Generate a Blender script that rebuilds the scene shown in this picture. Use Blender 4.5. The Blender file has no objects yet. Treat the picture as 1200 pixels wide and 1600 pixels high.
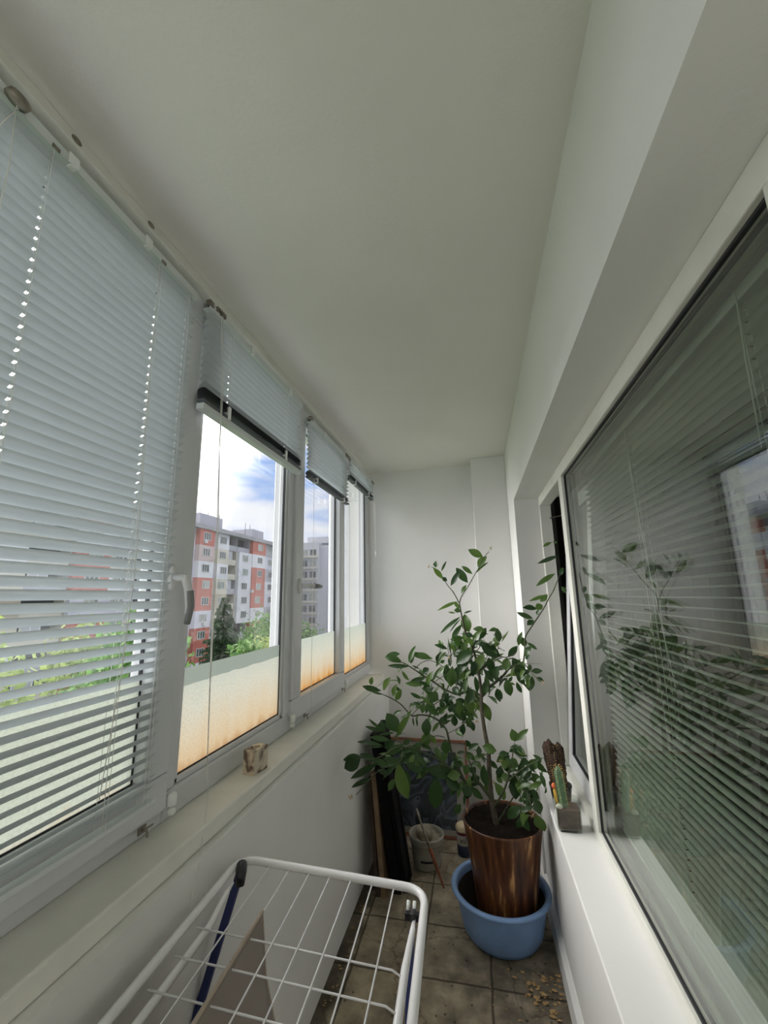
import bpy, bmesh, math, random
from mathutils import Vector, Matrix, noise

random.seed(7)
SC = bpy.context.scene
COL = SC.collection
PI = math.pi
CZ = 1.5                                   # eye height above the balcony floor

# ------------------------------------------------------------------ camera
RX = (0.97687708, 0.05915143, -0.20545627)
RY = (0.21309041, -0.19104657, 0.95817205)
RZ = (-0.01742553, 0.97979708, 0.19923362)
FPX, CX, CY = 652.0, 600.0, 800.0
cd = bpy.data.cameras.new('camera')
cam = bpy.data.objects.new('camera', cd)
COL.objects.link(cam)
cam.matrix_world = Matrix(((RX[0], RX[1], -RX[2], 0.0),
                           (RY[0], RY[1], -RY[2], 0.0),
                           (RZ[0], RZ[1], -RZ[2], CZ),
                           (0, 0, 0, 1)))
cd.sensor_fit = 'VERTICAL'
cd.sensor_height = 36.0
cd.lens = 36.0 * FPX / 1600.0
cd.clip_start = 0.02
cd.clip_end = 600
SC.camera = cam

# ------------------------------------------------------------------ exposure
SC.view_settings.view_transform = 'Standard'
SC.view_settings.look = 'None'
SC.view_settings.gamma = 1.0
SC.view_settings.use_curve_mapping = False
SC.view_settings.exposure = 1.55
SC.cycles.use_denoising = True
SC.cycles.max_bounces = 14
SC.cycles.diffuse_bounces = 8
SC.cycles.glossy_bounces = 5
SC.cycles.transparent_max_bounces = 24
SC.cycles.transmission_bounces = 8
SC.cycles.sample_clamp_indirect = 8.0

# ------------------------------------------------------------------ world: bright broken cloud
SKY = 0.42
GLOW = (-0.90, 0.16, 0.52)                # bright sky lobe added out of view to light the interior
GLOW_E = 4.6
w = bpy.data.worlds.new('sky')
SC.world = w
w.use_nodes = True
nt = w.node_tree
nt.nodes.clear()
N = nt.nodes.new
tc = N('ShaderNodeTexCoord')
mp = N('ShaderNodeMapping')
mp.inputs['Scale'].default_value = (1.6, 1.6, 6.5)
mp.inputs['Location'].default_value = (0.35, 0.0, 0.25)
ns = N('ShaderNodeTexNoise')
ns.inputs['Scale'].default_value = 1.7
ns.inputs['Detail'].default_value = 7
ns.inputs['Roughness'].default_value = 0.55
cr = N('ShaderNodeValToRGB')
cr.color_ramp.elements[0].position = 0.37
cr.color_ramp.elements[0].color = (0.33, 0.52, 0.92, 1)
cr.color_ramp.elements[1].position = 0.52
cr.color_ramp.elements[1].color = (0.92, 0.95, 1.0, 1)
e = cr.color_ramp.elements.new(0.45)
e.color = (0.72, 0.80, 0.98, 1)
bg = N('ShaderNodeBackground')
bg.inputs['Strength'].default_value = SKY
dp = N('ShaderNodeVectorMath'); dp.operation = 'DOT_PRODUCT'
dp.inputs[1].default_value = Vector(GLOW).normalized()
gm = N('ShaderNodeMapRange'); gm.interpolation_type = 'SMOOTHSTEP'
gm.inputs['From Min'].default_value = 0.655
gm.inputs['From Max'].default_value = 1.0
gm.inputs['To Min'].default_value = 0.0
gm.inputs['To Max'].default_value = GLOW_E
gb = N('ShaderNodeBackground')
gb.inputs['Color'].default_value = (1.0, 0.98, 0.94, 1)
ad = N('ShaderNodeAddShader')
out = N('ShaderNodeOutputWorld')
L = nt.links.new
L(tc.outputs['Generated'], mp.inputs['Vector'])
L(mp.outputs['Vector'], ns.inputs['Vector'])
L(ns.outputs['Fac'], cr.inputs['Fac'])
L(cr.outputs['Color'], bg.inputs['Color'])
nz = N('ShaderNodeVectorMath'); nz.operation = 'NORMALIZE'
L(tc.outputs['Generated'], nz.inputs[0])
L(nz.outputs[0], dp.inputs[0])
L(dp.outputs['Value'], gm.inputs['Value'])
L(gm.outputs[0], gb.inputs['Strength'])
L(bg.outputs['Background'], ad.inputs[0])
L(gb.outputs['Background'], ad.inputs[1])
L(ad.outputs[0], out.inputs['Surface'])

# ------------------------------------------------------------------ sun, behind our own block
sd = bpy.data.lights.new('sun', 'SUN')
sd.energy = 0.25
sd.angle = math.radians(8)
sd.color = (1.0, 0.97, 0.92)
sun = bpy.data.objects.new('sun', sd)
COL.objects.link(sun)
sun.rotation_euler = Vector((0.75, -0.25, 0.85)).to_track_quat('Z', 'Y').to_euler()
sun.location = (8, -3, 20)


# ================================================================== helpers
def ray(u, v):
    c = (u - CX, CY - v, FPX)
    return Vector((sum(a * b for a, b in zip(RX, c)), sum(a * b for a, b in zip(RY, c)), sum(a * b for a, b in zip(RZ, c))))


def at(u, v, y):
    d = ray(u, v)
    d = d * (y / d.y)
    return Vector((d.x, d.y, d.z + CZ))


def onx(u, v, x):
    d = ray(u, v)
    d = d * (x / d.x)
    return Vector((d.x, d.y, d.z + CZ))


def onz(u, v, z):
    d = ray(u, v)
    d = d * ((z - CZ) / d.z)
    return Vector((d.x, d.y, d.z + CZ))


class MB:
    def __init__(s):
        s.v = []
        s.f = []
        s.m = []

    def add(s, vs, fs, mi=0):
        o = len(s.v)
        s.v += [tuple(p) for p in vs]
        s.f += [tuple(i + o for i in f) for f in fs]
        s.m += [mi] * len(fs)
        return s

    def box(s, x0, x1, y0, y1, z0, z1, mi=0):
        v = [(x0, y0, z0), (x1, y0, z0), (x1, y1, z0), (x0, y1, z0), (x0, y0, z1), (x1, y0, z1), (x1, y1, z1), (x0, y1, z1)]
        return s.add(v, [(0, 3, 2, 1), (4, 5, 6, 7), (0, 1, 5, 4), (1, 2, 6, 5), (2, 3, 7, 6), (3, 0, 4, 7)], mi)

    def obox(s, c, ax, ay, az, hx, hy, hz, mi=0):
        c, ax, ay, az = Vector(c), Vector(ax).normalized(), Vector(ay).normalized(), Vector(az).normalized()
        v = []
        for k in (-1, 1):
            for i, j in ((-1, -1), (1, -1), (1, 1), (-1, 1)):
                v.append(c + ax * hx * i + ay * hy * j + az * hz * k)
        return s.add(v, [(0, 3, 2, 1), (4, 5, 6, 7), (0, 1, 5, 4), (1, 2, 6, 5), (2, 3, 7, 6), (3, 0, 4, 7)], mi)

    def tube(s, pts, r, n=8, closed=False, mi=0):
        pts = [Vector(p) for p in pts]
        m = len(pts)
        rs = r if isinstance(r, (list, tuple)) else [r] * m
        up = None
        vs = []
        for i, p in enumerate(pts):
            a = pts[(i - 1) % m] if (closed or i > 0) else p
            b = pts[(i + 1) % m] if (closed or i < m - 1) else p
            t = (b - a)
            if t.length < 1e-9:
                t = Vector((0, 0, 1))
            t.normalize()
            if up is None:
                up = Vector((0, 0, 1)) if abs(t.z) < 0.9 else Vector((1, 0, 0))
            x = up.cross(t)
            if x.length < 1e-6:
                x = Vector((1, 0, 0)).cross(t)
            x.normalize()
            y = t.cross(x).normalized()
            up = y
            for k in range(n):
                a_ = 2 * PI * k / n
                vs.append(p + x * math.cos(a_) * rs[i] + y * math.sin(a_) * rs[i])
        fs = []
        for i in range(m if closed else m - 1):
            j = (i + 1) % m
            for k in range(n):
                l = (k + 1) % n
                fs.append((i * n + k, i * n + l, j * n + l, j * n + k))
        if not closed:
            fs.append(tuple(range(n - 1, -1, -1)))
            fs.append(tuple((m - 1) * n + k for k in range(n)))
        return s.add(vs, fs, mi)

    def lathe(s, prof, c=(0, 0, 0), n=48, cap0=True, cap1=False, mi=0, sx=1.0, sy=1.0):
        vs = []
        for r, z in prof:
            for k in range(n):
                a = 2 * PI * k / n
                vs.append((c[0] + r * math.cos(a) * sx, c[1] + r * math.sin(a) * sy, c[2] + z))
        fs = []
        for i in range(len(prof) - 1):
            for k in range(n):
                l = (k + 1) % n
                fs.append((i * n + k, i * n + l, (i + 1) * n + l, (i + 1) * n + k))
        if cap0:
            fs.append(tuple(range(n - 1, -1, -1)))
        if cap1:
            fs.append(tuple((len(prof) - 1) * n + k for k in range(n)))
        return s.add(vs, fs, mi)

    def build(s, name, mat, parent=None, smooth=False, bevel=0.0, seg=2, loc=None):
        me = bpy.data.meshes.new(name)
        me.from_pydata(s.v, [], s.f)
        for mm in (mat if isinstance(mat, (list, tuple)) else [mat]):
            me.materials.append(mm)
        if any(s.m):
            me.polygons.foreach_set('material_index', s.m)
        if smooth:
            me.polygons.foreach_set('use_smooth', [True] * len(me.polygons))
        me.update()
        o = bpy.data.objects.new(name, me)
        COL.objects.link(o)
        if loc is not None:
            o.location = loc
        if parent is not None:
            o.parent = parent
            o.location = Vector(o.location) - Vector(PLOC.get(parent.name, (0, 0, 0)))
        if bevel > 0:
            b = o.modifiers.new('bevel', 'BEVEL')
            b.width = bevel
            b.segments = seg
            b.limit_method = 'ANGLE'
            b.angle_limit = math.radians(40)
        if smooth and bevel == 0:
            pass
        return o


PLOC = {}


def tag(o, label=None, cat=None, group=None, kind=None):
    if label:
        o['label'] = label
    if cat:
        o['category'] = cat
    if group:
        o['group'] = group
    if kind:
        o['kind'] = kind
    return o


def thing(name, label, cat, loc=(0, 0, 0), group=None, kind=None):
    o = bpy.data.objects.new(name, None)
    o.empty_display_size = 0.05
    COL.objects.link(o)
    o.location = loc
    PLOC[o.name] = tuple(loc)
    return tag(o, label, cat, group, kind)


def struct(name, label=None, loc=(0, 0, 0)):
    o = bpy.data.objects.new(name, None)
    COL.objects.link(o)
    o.location = loc
    PLOC[o.name] = tuple(loc)
    return tag(o, label, None, None, 'structure')


# ------------------------------------------------------------------ materials
def nodes(name):
    m = bpy.data.materials.new(name)
    m.use_nodes = True
    t = m.node_tree
    b = t.nodes.get('Principled BSDF')
    return m, t, b


def mat(name, col, rough=0.6, metal=0.0, bump=0.0, bscale=60.0, var=0.0, vscale=6.0, spec=0.5, sss=0.0):
    m, t, b = nodes(name)
    b.inputs['Base Color'].default_value = (*col, 1)
    b.inputs['Roughness'].default_value = rough
    b.inputs['Metallic'].default_value = metal
    b.inputs['Specular IOR Level'].default_value = spec
    tc = t.nodes.new('ShaderNodeTexCoord')
    if var > 0:
        n = t.nodes.new('ShaderNodeTexNoise')
        n.inputs['Scale'].default_value = vscale
        n.inputs['Detail'].default_value = 5
        r = t.nodes.new('ShaderNodeValToRGB')
        r.color_ramp.elements[0].position = 0.3
        r.color_ramp.elements[1].position = 0.7
        r.color_ramp.elements[0].color = (*[max(0, c * (1 - var)) for c in col], 1)
        r.color_ramp.elements[1].color = (*[min(1, c * (1 + var * 0.6)) for c in col], 1)
        t.links.new(tc.outputs['Object'], n.inputs['Vector'])
        t.links.new(n.outputs['Fac'], r.inputs['Fac'])
        t.links.new(r.outputs['Color'], b.inputs['Base Color'])
    if bump > 0:
        n2 = t.nodes.new('ShaderNodeTexNoise')
        n2.inputs['Scale'].default_value = bscale
        n2.inputs['Detail'].default_value = 4
        bp = t.nodes.new('ShaderNodeBump')
        bp.inputs['Strength'].default_value = bump
        bp.inputs['Distance'].default_value = 0.004
        t.links.new(tc.outputs['Object'], n2.inputs['Vector'])
        t.links.new(n2.outputs['Fac'], bp.inputs['Height'])
        t.links.new(bp.outputs['Normal'], b.inputs['Normal'])
    return m


def thin_glass(name, f0=0.08, tint=(0.93, 0.97, 0.95)):
    m = bpy.data.materials.new(name)
    m.use_nodes = True
    t = m.node_tree
    t.nodes.clear()
    N = t.nodes.new
    g = N('ShaderNodeNewGeometry')
    d = N('ShaderNodeVectorMath')
    d.operation = 'DOT_PRODUCT'
    t.links.new(g.outputs['Incoming'], d.inputs[0])
    t.links.new(g.outputs['Normal'], d.inputs[1])
    a = N('ShaderNodeMath'); a.operation = 'ABSOLUTE'
    t.links.new(d.outputs['Value'], a.inputs[0])
    s = N('ShaderNodeMath'); s.operation = 'SUBTRACT'; s.inputs[0].default_value = 1.0
    t.links.new(a.outputs[0], s.inputs[1])
    p = N('ShaderNodeMath'); p.operation = 'POWER'; p.inputs[1].default_value = 5.0
    t.links.new(s.outputs[0], p.inputs[0])
    ma = N('ShaderNodeMath'); ma.operation = 'MULTIPLY_ADD'
    ma.inputs[1].default_value = 1 - f0
    ma.inputs[2].default_value = f0
    t.links.new(p.outputs[0], ma.inputs[0])
    tr = N('ShaderNodeBsdfTransparent'); tr.inputs['Color'].default_value = (*tint, 1)
    gl = N('ShaderNodeBsdfGlossy'); gl.inputs['Roughness'].default_value = 0.0
    mx = N('ShaderNodeMixShader')
    o = N('ShaderNodeOutputMaterial')
    t.links.new(ma.outputs[0], mx.inputs[0])
    t.links.new(tr.outputs[0], mx.inputs[1])
    t.links.new(gl.outputs[0], mx.inputs[2])
    t.links.new(mx.outputs[0], o.inputs[0])
    return m


M = {}
M['paint'] = mat('white_wall_paint', (0.77, 0.765, 0.75), 0.85, bump=0.12, bscale=90, var=0.03, vscale=3)
M['ceil'] = mat('ceiling_paint', (0.75, 0.735, 0.70), 0.9, bump=0.15, bscale=120, var=0.03, vscale=2)
M['pvc'] = mat('white_pvc', (0.62, 0.63, 0.65), 0.35, var=0.02, vscale=8)
M['pvc_cream'] = mat('aged_frame_paint', (0.72, 0.72, 0.66), 0.45, var=0.05, vscale=10)
M['sill'] = mat('cream_sill', (0.76, 0.745, 0.69), 0.45, var=0.05, vscale=14)
M['gasket'] = mat('black_gasket', (0.02, 0.02, 0.025), 0.6)
M['slat'] = mat('white_slat', (0.46, 0.50, 0.52), 0.38, var=0.03, vscale=12)
M['slat_in'] = mat('grey_slat', (0.50, 0.51, 0.47), 0.6)
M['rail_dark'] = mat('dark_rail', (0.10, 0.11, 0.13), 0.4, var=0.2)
M['rail'] = mat('painted_rail', (0.62, 0.66, 0.66), 0.35)
M['clear_plastic'] = mat('milky_plastic', (0.78, 0.80, 0.79), 0.3)
M['metal'] = mat('old_metal', (0.30, 0.27, 0.23), 0.4, metal=0.8, var=0.4, vscale=60)
M['cord'] = mat('white_cord', (0.72, 0.72, 0.68), 0.8)
M['white_metal'] = mat('white_lacquered_tube', (0.80, 0.79, 0.80), 0.25)
M['navy'] = mat('navy_plastic', (0.015, 0.025, 0.12), 0.4)
M['black_plastic'] = mat('black_plastic', (0.015, 0.015, 0.02), 0.35)
M['handle'] = mat('handle_white', (0.62, 0.62, 0.62), 0.3)
M['handle_grip'] = mat('handle_grip_grey', (0.22, 0.22, 0.23), 0.35)
M['tub'] = mat('blue_plastic', (0.21, 0.35, 0.62), 0.45, var=0.12, vscale=9)
M['tub_in'] = mat('brown_dried_mud', (0.035, 0.028, 0.024), 0.9, var=0.6, vscale=12)
M['soil'] = mat('dark_soil', (0.013, 0.009, 0.007), 0.95, bump=1.0, bscale=50, var=0.6, vscale=50, spec=0.1)
M['bark'] = mat('bark', (0.10, 0.085, 0.06), 0.85, bump=0.5, bscale=120, var=0.4, vscale=40)
M['twig'] = mat('twig_green', (0.06, 0.075, 0.035), 0.7, var=0.3, vscale=40)
M['blossom'] = mat('dry_blossom', (0.62, 0.50, 0.30), 0.8, var=0.3, vscale=80)
M['glass'] = thin_glass('window_glass', 0.07, (0.975, 0.97, 0.97))
M['glass_r'] = thin_glass('room_window_glass', 0.14, (0.88, 0.93, 0.885))
M['jar_glass'] = thin_glass('jar_glass', 0.035, (0.90, 0.93, 0.90))
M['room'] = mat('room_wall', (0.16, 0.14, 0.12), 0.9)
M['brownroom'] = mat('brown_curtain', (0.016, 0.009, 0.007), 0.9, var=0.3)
M['wood_plank'] = mat('brown_plank', (0.20, 0.13, 0.075), 0.7, var=0.35, vscale=14)
M['wood_dark'] = mat('dark_plank', (0.055, 0.036, 0.024), 0.8, var=0.3, vscale=14)
M['black_board'] = mat('black_board', (0.009, 0.008, 0.009), 0.85, var=0.4, vscale=9, spec=0.15)
M['frame_red'] = mat('red_brown_wood', (0.24, 0.085, 0.045), 0.5, var=0.3, vscale=20)
M['mat_board'] = mat('cream_board', (0.30, 0.29, 0.25), 0.85, var=0.1)
M['bucket'] = mat('off_white_bucket', (0.36, 0.35, 0.31), 0.45, var=0.15, vscale=16)
M['plaster'] = mat('dry_plaster', (0.34, 0.30, 0.23), 0.9, bump=0.8, bscale=70, var=0.4, vscale=30)
M['tool_wood'] = mat('tool_handle_wood', (0.28, 0.085, 0.04), 0.45, var=0.3, vscale=30)
M['can_white'] = mat('can_white', (0.66, 0.66, 0.64), 0.4, var=0.1)
M['can_blue'] = mat('can_blue', (0.012, 0.018, 0.05), 0.4)
M['can_red'] = mat('can_red', (0.20, 0.03, 0.06), 0.4)
M['ink'] = mat('black_print', (0.02, 0.02, 0.03), 0.5)
M['foam'] = mat('drip_foam', (0.66, 0.55, 0.36), 0.9, bump=0.8, bscale=80)
M['cactus'] = mat('cactus_green', (0.10, 0.20, 0.11), 0.6, var=0.3, vscale=60)
M['cactus_brown'] = mat('dry_cactus', (0.06, 0.035, 0.025), 0.9, var=0.6, vscale=60)
M['spine'] = mat('golden_spines', (0.62, 0.42, 0.12), 0.6)
M['orange'] = mat('orange_tip', (0.75, 0.16, 0.05), 0.5)
M['yellow'] = mat('yellow_stem', (0.70, 0.45, 0.08), 0.5)
M['shell'] = mat('pale_shell', (0.75, 0.72, 0.62), 0.4, var=0.1, vscale=80)
M['dryleaf'] = mat('dry_leaf_litter', (0.42, 0.28, 0.13), 0.9, var=0.5, vscale=90)
M['roofing'] = mat('roof_felt', (0.32, 0.32, 0.33), 0.9, var=0.2, vscale=0.5)


def cloth_mat():
    m, t, b = nodes('beige_ribbed_fabric')
    tc = t.nodes.new('ShaderNodeTexCoord')
    wv = t.nodes.new('ShaderNodeTexWave')
    wv.inputs['Scale'].default_value = 60
    wv.inputs['Distortion'].default_value = 0.6
    wv.bands_direction = 'Z'
    r = t.nodes.new('ShaderNodeValToRGB')
    r.color_ramp.elements[0].color = (0.23, 0.195, 0.175, 1)
    r.color_ramp.elements[1].color = (0.32, 0.275, 0.25, 1)
    t.links.new(tc.outputs['Object'], wv.inputs['Vector'])
    t.links.new(wv.outputs['Fac'], r.inputs['Fac'])
    t.links.new(r.outputs['Color'], b.inputs['Base Color'])
    b.inputs['Roughness'].default_value = 0.95
    return m


M['cloth'] = cloth_mat()
M['cloth_hem'] = mat('fabric_hem', (0.40, 0.33, 0.27), 0.95)


def wood_pot():
    m, t, b = nodes('brown_streaked_glaze')
    tc = t.nodes.new('ShaderNodeTexCoord')
    mp = t.nodes.new('ShaderNodeMapping')
    mp.inputs['Scale'].default_value = (34, 34, 2.2)
    mp.inputs['Rotation'].default_value = (0.06, 0.12, 0)
    n = t.nodes.new('ShaderNodeTexNoise')
    n.inputs['Scale'].default_value = 1.0
    n.inputs['Detail'].default_value = 5
    r = t.nodes.new('ShaderNodeValToRGB')
    r.color_ramp.elements[0].position = 0.30
    r.color_ramp.elements[0].color = (0.030, 0.011, 0.006, 1)
    r.color_ramp.elements[1].position = 0.72
    r.color_ramp.elements[1].color = (0.62, 0.36, 0.15, 1)
    e = r.color_ramp.elements.new(0.50); e.color = (0.085, 0.030, 0.014, 1)
    e = r.color_ramp.elements.new(0.62); e.color = (0.17, 0.066, 0.026, 1)
    t.links.new(tc.outputs['Object'], mp.inputs['Vector'])
    t.links.new(mp.outputs['Vector'], n.inputs['Vector'])
    t.links.new(n.outputs['Fac'], r.inputs['Fac'])
    t.links.new(r.outputs['Color'], b.inputs['Base Color'])
    b.inputs['Roughness'].default_value = 0.28
    return m


M['pot'] = wood_pot()


def leaf_mat(name, c0, c1, c2, rough=0.38, tw=0.35):
    m = bpy.data.materials.new(name)
    m.use_nodes = True
    t = m.node_tree
    t.nodes.clear()
    N = t.nodes.new
    g = N('ShaderNodeNewGeometry')
    r = N('ShaderNodeValToRGB')
    r.color_ramp.elements[0].color = (*c0, 1)
    r.color_ramp.elements[1].color = (*c2, 1)
    e = r.color_ramp.elements.new(0.6); e.color = (*c1, 1)
    t.links.new(g.outputs['Random Per Island'], r.inputs['Fac'])
    b = N('ShaderNodeBsdfPrincipled')
    b.inputs['Roughness'].default_value = rough
    t.links.new(r.outputs['Color'], b.inputs['Base Color'])
    tl = N('ShaderNodeBsdfTranslucent')
    hs = N('ShaderNodeHueSaturation'); hs.inputs['Value'].default_value = 1.5; hs.inputs['Saturation'].default_value = 1.15
    t.links.new(r.outputs['Color'], hs.inputs['Color'])
    t.links.new(hs.outputs['Color'], tl.inputs['Color'])
    mx = N('ShaderNodeMixShader'); mx.inputs[0].default_value = tw
    o = N('ShaderNodeOutputMaterial')
    t.links.new(b.outputs[0], mx.inputs[1]); t.links.new(tl.outputs[0], mx.inputs[2])
    t.links.new(mx.outputs[0], o.inputs[0])
    return m


M['leaf'] = leaf_mat('lemon_leaf', (0.020, 0.050, 0.017), (0.042, 0.092, 0.026), (0.12, 0.20, 0.05), 0.33, 0.28)
M['spruce'] = leaf_mat('spruce_needles', (0.035, 0.065, 0.035), (0.055, 0.095, 0.05), (0.10, 0.14, 0.08), 0.8, 0.15)
M['tree_mid'] = leaf_mat('tree_leaves', (0.10, 0.20, 0.06), (0.16, 0.30, 0.09), (0.26, 0.42, 0.14), 0.8, 0.3)
M['tree_yellow'] = leaf_mat('spring_leaves', (0.24, 0.32, 0.09), (0.34, 0.42, 0.13), (0.48, 0.56, 0.22), 0.8, 0.3)


def floor_mat():
    m, t, b = nodes('old_concrete_tiles')
    N = t.nodes.new
    tc = N('ShaderNodeTexCoord')
    mp = N('ShaderNodeMapping')
    mp.inputs['Location'].default_value = (0.31 + 0.0, 0.26, 0)
    mp.inputs['Rotation'].default_value = (0, 0, 0)
    br = N('ShaderNodeTexBrick')
    br.offset = 0.0
    br.inputs['Scale'].default_value = 1.0
    br.inputs['Brick Width'].default_value = 0.283
    br.inputs['Row Height'].default_value = 0.283
    br.inputs['Mortar Size'].default_value = 0.006
    br.inputs['Mortar Smooth'].default_value = 0.4
    br.inputs['Color1'].default_value = (0.40, 0.345, 0.265, 1)
    br.inputs['Color2'].default_value = (0.36, 0.31, 0.24, 1)
    br.inputs['Mortar'].default_value = (0.115, 0.095, 0.07, 1)
    wob = N('ShaderNodeTexNoise'); wob.inputs['Scale'].default_value = 9
    vm = N('ShaderNodeVectorMath'); vm.operation = 'SCALE'; vm.inputs['Scale'].default_value = 0.012
    va = N('ShaderNodeVectorMath'); va.operation = 'ADD'
    t.links.new(tc.outputs['Object'], mp.inputs['Vector'])
    t.links.new(tc.outputs['Object'], wob.inputs['Vector'])
    t.links.new(wob.outputs['Color'], vm.inputs[0])
    t.links.new(mp.outputs['Vector'], va.inputs[0]); t.links.new(vm.outputs[0], va.inputs[1])
    t.links.new(va.outputs[0], br.inputs['Vector'])
    n1 = N('ShaderNodeTexNoise'); n1.inputs['Scale'].default_value = 7; n1.inputs['Detail'].default_value = 8; n1.inputs['Roughness'].default_value = 0.65
    t.links.new(tc.outputs['Object'], n1.inputs['Vector'])
    r1 = N('ShaderNodeValToRGB')
    r1.color_ramp.elements[0].position = 0.32; r1.color_ramp.elements[0].color = (0.42, 0.39, 0.36, 1)
    r1.color_ramp.elements[1].position = 0.66; r1.color_ramp.elements[1].color = (1.25, 1.22, 1.15, 1)
    t.links.new(n1.outputs['Fac'], r1.inputs['Fac'])
    mx = N('ShaderNodeMix'); mx.data_type = 'RGBA'; mx.blend_type = 'MULTIPLY'; mx.inputs[0].default_value = 1
    t.links.new(br.outputs['Color'], mx.inputs[6]); t.links.new(r1.outputs['Color'], mx.inputs[7])
    # dark specks of dirt
    vo = N('ShaderNodeTexVoronoi'); vo.inputs['Scale'].default_value = 24
    t.links.new(tc.outputs['Object'], vo.inputs['Vector'])
    r2 = N('ShaderNodeValToRGB')
    r2.color_ramp.elements[0].position = 0.08; r2.color_ramp.elements[0].color = (0.12, 0.10, 0.08, 1)
    r2.color_ramp.elements[1].position = 0.14; r2.color_ramp.elements[1].color = (1, 1, 1, 1)
    t.links.new(vo.outputs['Distance'], r2.inputs['Fac'])
    mx2 = N('ShaderNodeMix'); mx2.data_type = 'RGBA'; mx2.blend_type = 'MULTIPLY'; mx2.inputs[0].default_value = 0.8
    t.links.new(mx.outputs[2], mx2.inputs[6]); t.links.new(r2.outputs['Color'], mx2.inputs[7])
    # cracks
    v2 = N('ShaderNodeTexVoronoi'); v2.feature = 'DISTANCE_TO_EDGE'; v2.inputs['Scale'].default_value = 2.6
    va2 = N('ShaderNodeVectorMath'); va2.operation = 'ADD'
    vm2 = N('ShaderNodeVectorMath'); vm2.operation = 'SCALE'; vm2.inputs['Scale'].default_value = 0.12
    t.links.new(n1.outputs['Color'], vm2.inputs[0])
    t.links.new(tc.outputs['Object'], va2.inputs[0]); t.links.new(vm2.outputs[0], va2.inputs[1])
    t.links.new(va2.outputs[0], v2.inputs['Vector'])
    r3 = N('ShaderNodeValToRGB')
    r3.color_ramp.elements[0].position = 0.0; r3.color_ramp.elements[0].color = (0.35, 0.3, 0.26, 1)
    r3.color_ramp.elements[1].position = 0.012; r3.color_ramp.elements[1].color = (1, 1, 1, 1)
    t.links.new(v2.outputs['Distance'], r3.inputs['Fac'])
    mx3 = N('ShaderNodeMix'); mx3.data_type = 'RGBA'; mx3.blend_type = 'MULTIPLY'; mx3.inputs[0].default_value = 0.7
    t.links.new(mx2.outputs[2], mx3.inputs[6]); t.links.new(r3.outputs['Color'], mx3.inputs[7])
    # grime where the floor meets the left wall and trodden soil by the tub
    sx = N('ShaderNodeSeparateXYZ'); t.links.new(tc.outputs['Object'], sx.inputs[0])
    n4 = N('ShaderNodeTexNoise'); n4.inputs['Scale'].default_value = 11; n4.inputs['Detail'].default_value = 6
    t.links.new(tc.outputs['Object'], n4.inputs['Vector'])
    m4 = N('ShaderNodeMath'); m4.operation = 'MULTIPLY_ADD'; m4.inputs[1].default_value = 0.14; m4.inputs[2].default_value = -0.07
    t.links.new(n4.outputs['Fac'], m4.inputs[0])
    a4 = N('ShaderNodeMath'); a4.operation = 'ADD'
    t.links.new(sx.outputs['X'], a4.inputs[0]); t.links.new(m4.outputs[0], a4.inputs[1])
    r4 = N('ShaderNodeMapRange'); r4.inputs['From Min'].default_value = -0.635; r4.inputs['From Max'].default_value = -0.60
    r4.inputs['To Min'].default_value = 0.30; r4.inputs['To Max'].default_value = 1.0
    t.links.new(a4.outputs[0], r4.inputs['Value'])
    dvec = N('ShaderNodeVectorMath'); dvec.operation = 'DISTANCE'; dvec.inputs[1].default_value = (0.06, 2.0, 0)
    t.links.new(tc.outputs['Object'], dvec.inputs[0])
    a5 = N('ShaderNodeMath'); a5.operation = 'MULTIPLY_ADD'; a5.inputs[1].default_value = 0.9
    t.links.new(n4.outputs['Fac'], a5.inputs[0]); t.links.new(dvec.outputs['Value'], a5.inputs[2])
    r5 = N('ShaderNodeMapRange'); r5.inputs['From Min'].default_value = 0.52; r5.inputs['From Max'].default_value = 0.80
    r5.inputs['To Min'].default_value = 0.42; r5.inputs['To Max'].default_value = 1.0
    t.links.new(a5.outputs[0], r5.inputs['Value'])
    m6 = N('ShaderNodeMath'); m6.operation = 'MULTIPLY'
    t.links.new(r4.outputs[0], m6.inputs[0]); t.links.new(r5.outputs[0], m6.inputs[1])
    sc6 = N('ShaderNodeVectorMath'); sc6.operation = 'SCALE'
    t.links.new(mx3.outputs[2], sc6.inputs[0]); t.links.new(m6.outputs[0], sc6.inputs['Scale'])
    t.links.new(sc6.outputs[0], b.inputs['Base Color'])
    b.inputs['Roughness'].default_value = 0.8
    bp = N('ShaderNodeBump'); bp.inputs['Strength'].default_value = 0.5; bp.inputs['Distance'].default_value = 0.004
    t.links.new(n1.outputs['Fac'], bp.inputs['Height'])
    t.links.new(bp.outputs['Normal'], b.inputs['Normal'])
    return m


M['floor'] = floor_mat()


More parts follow.
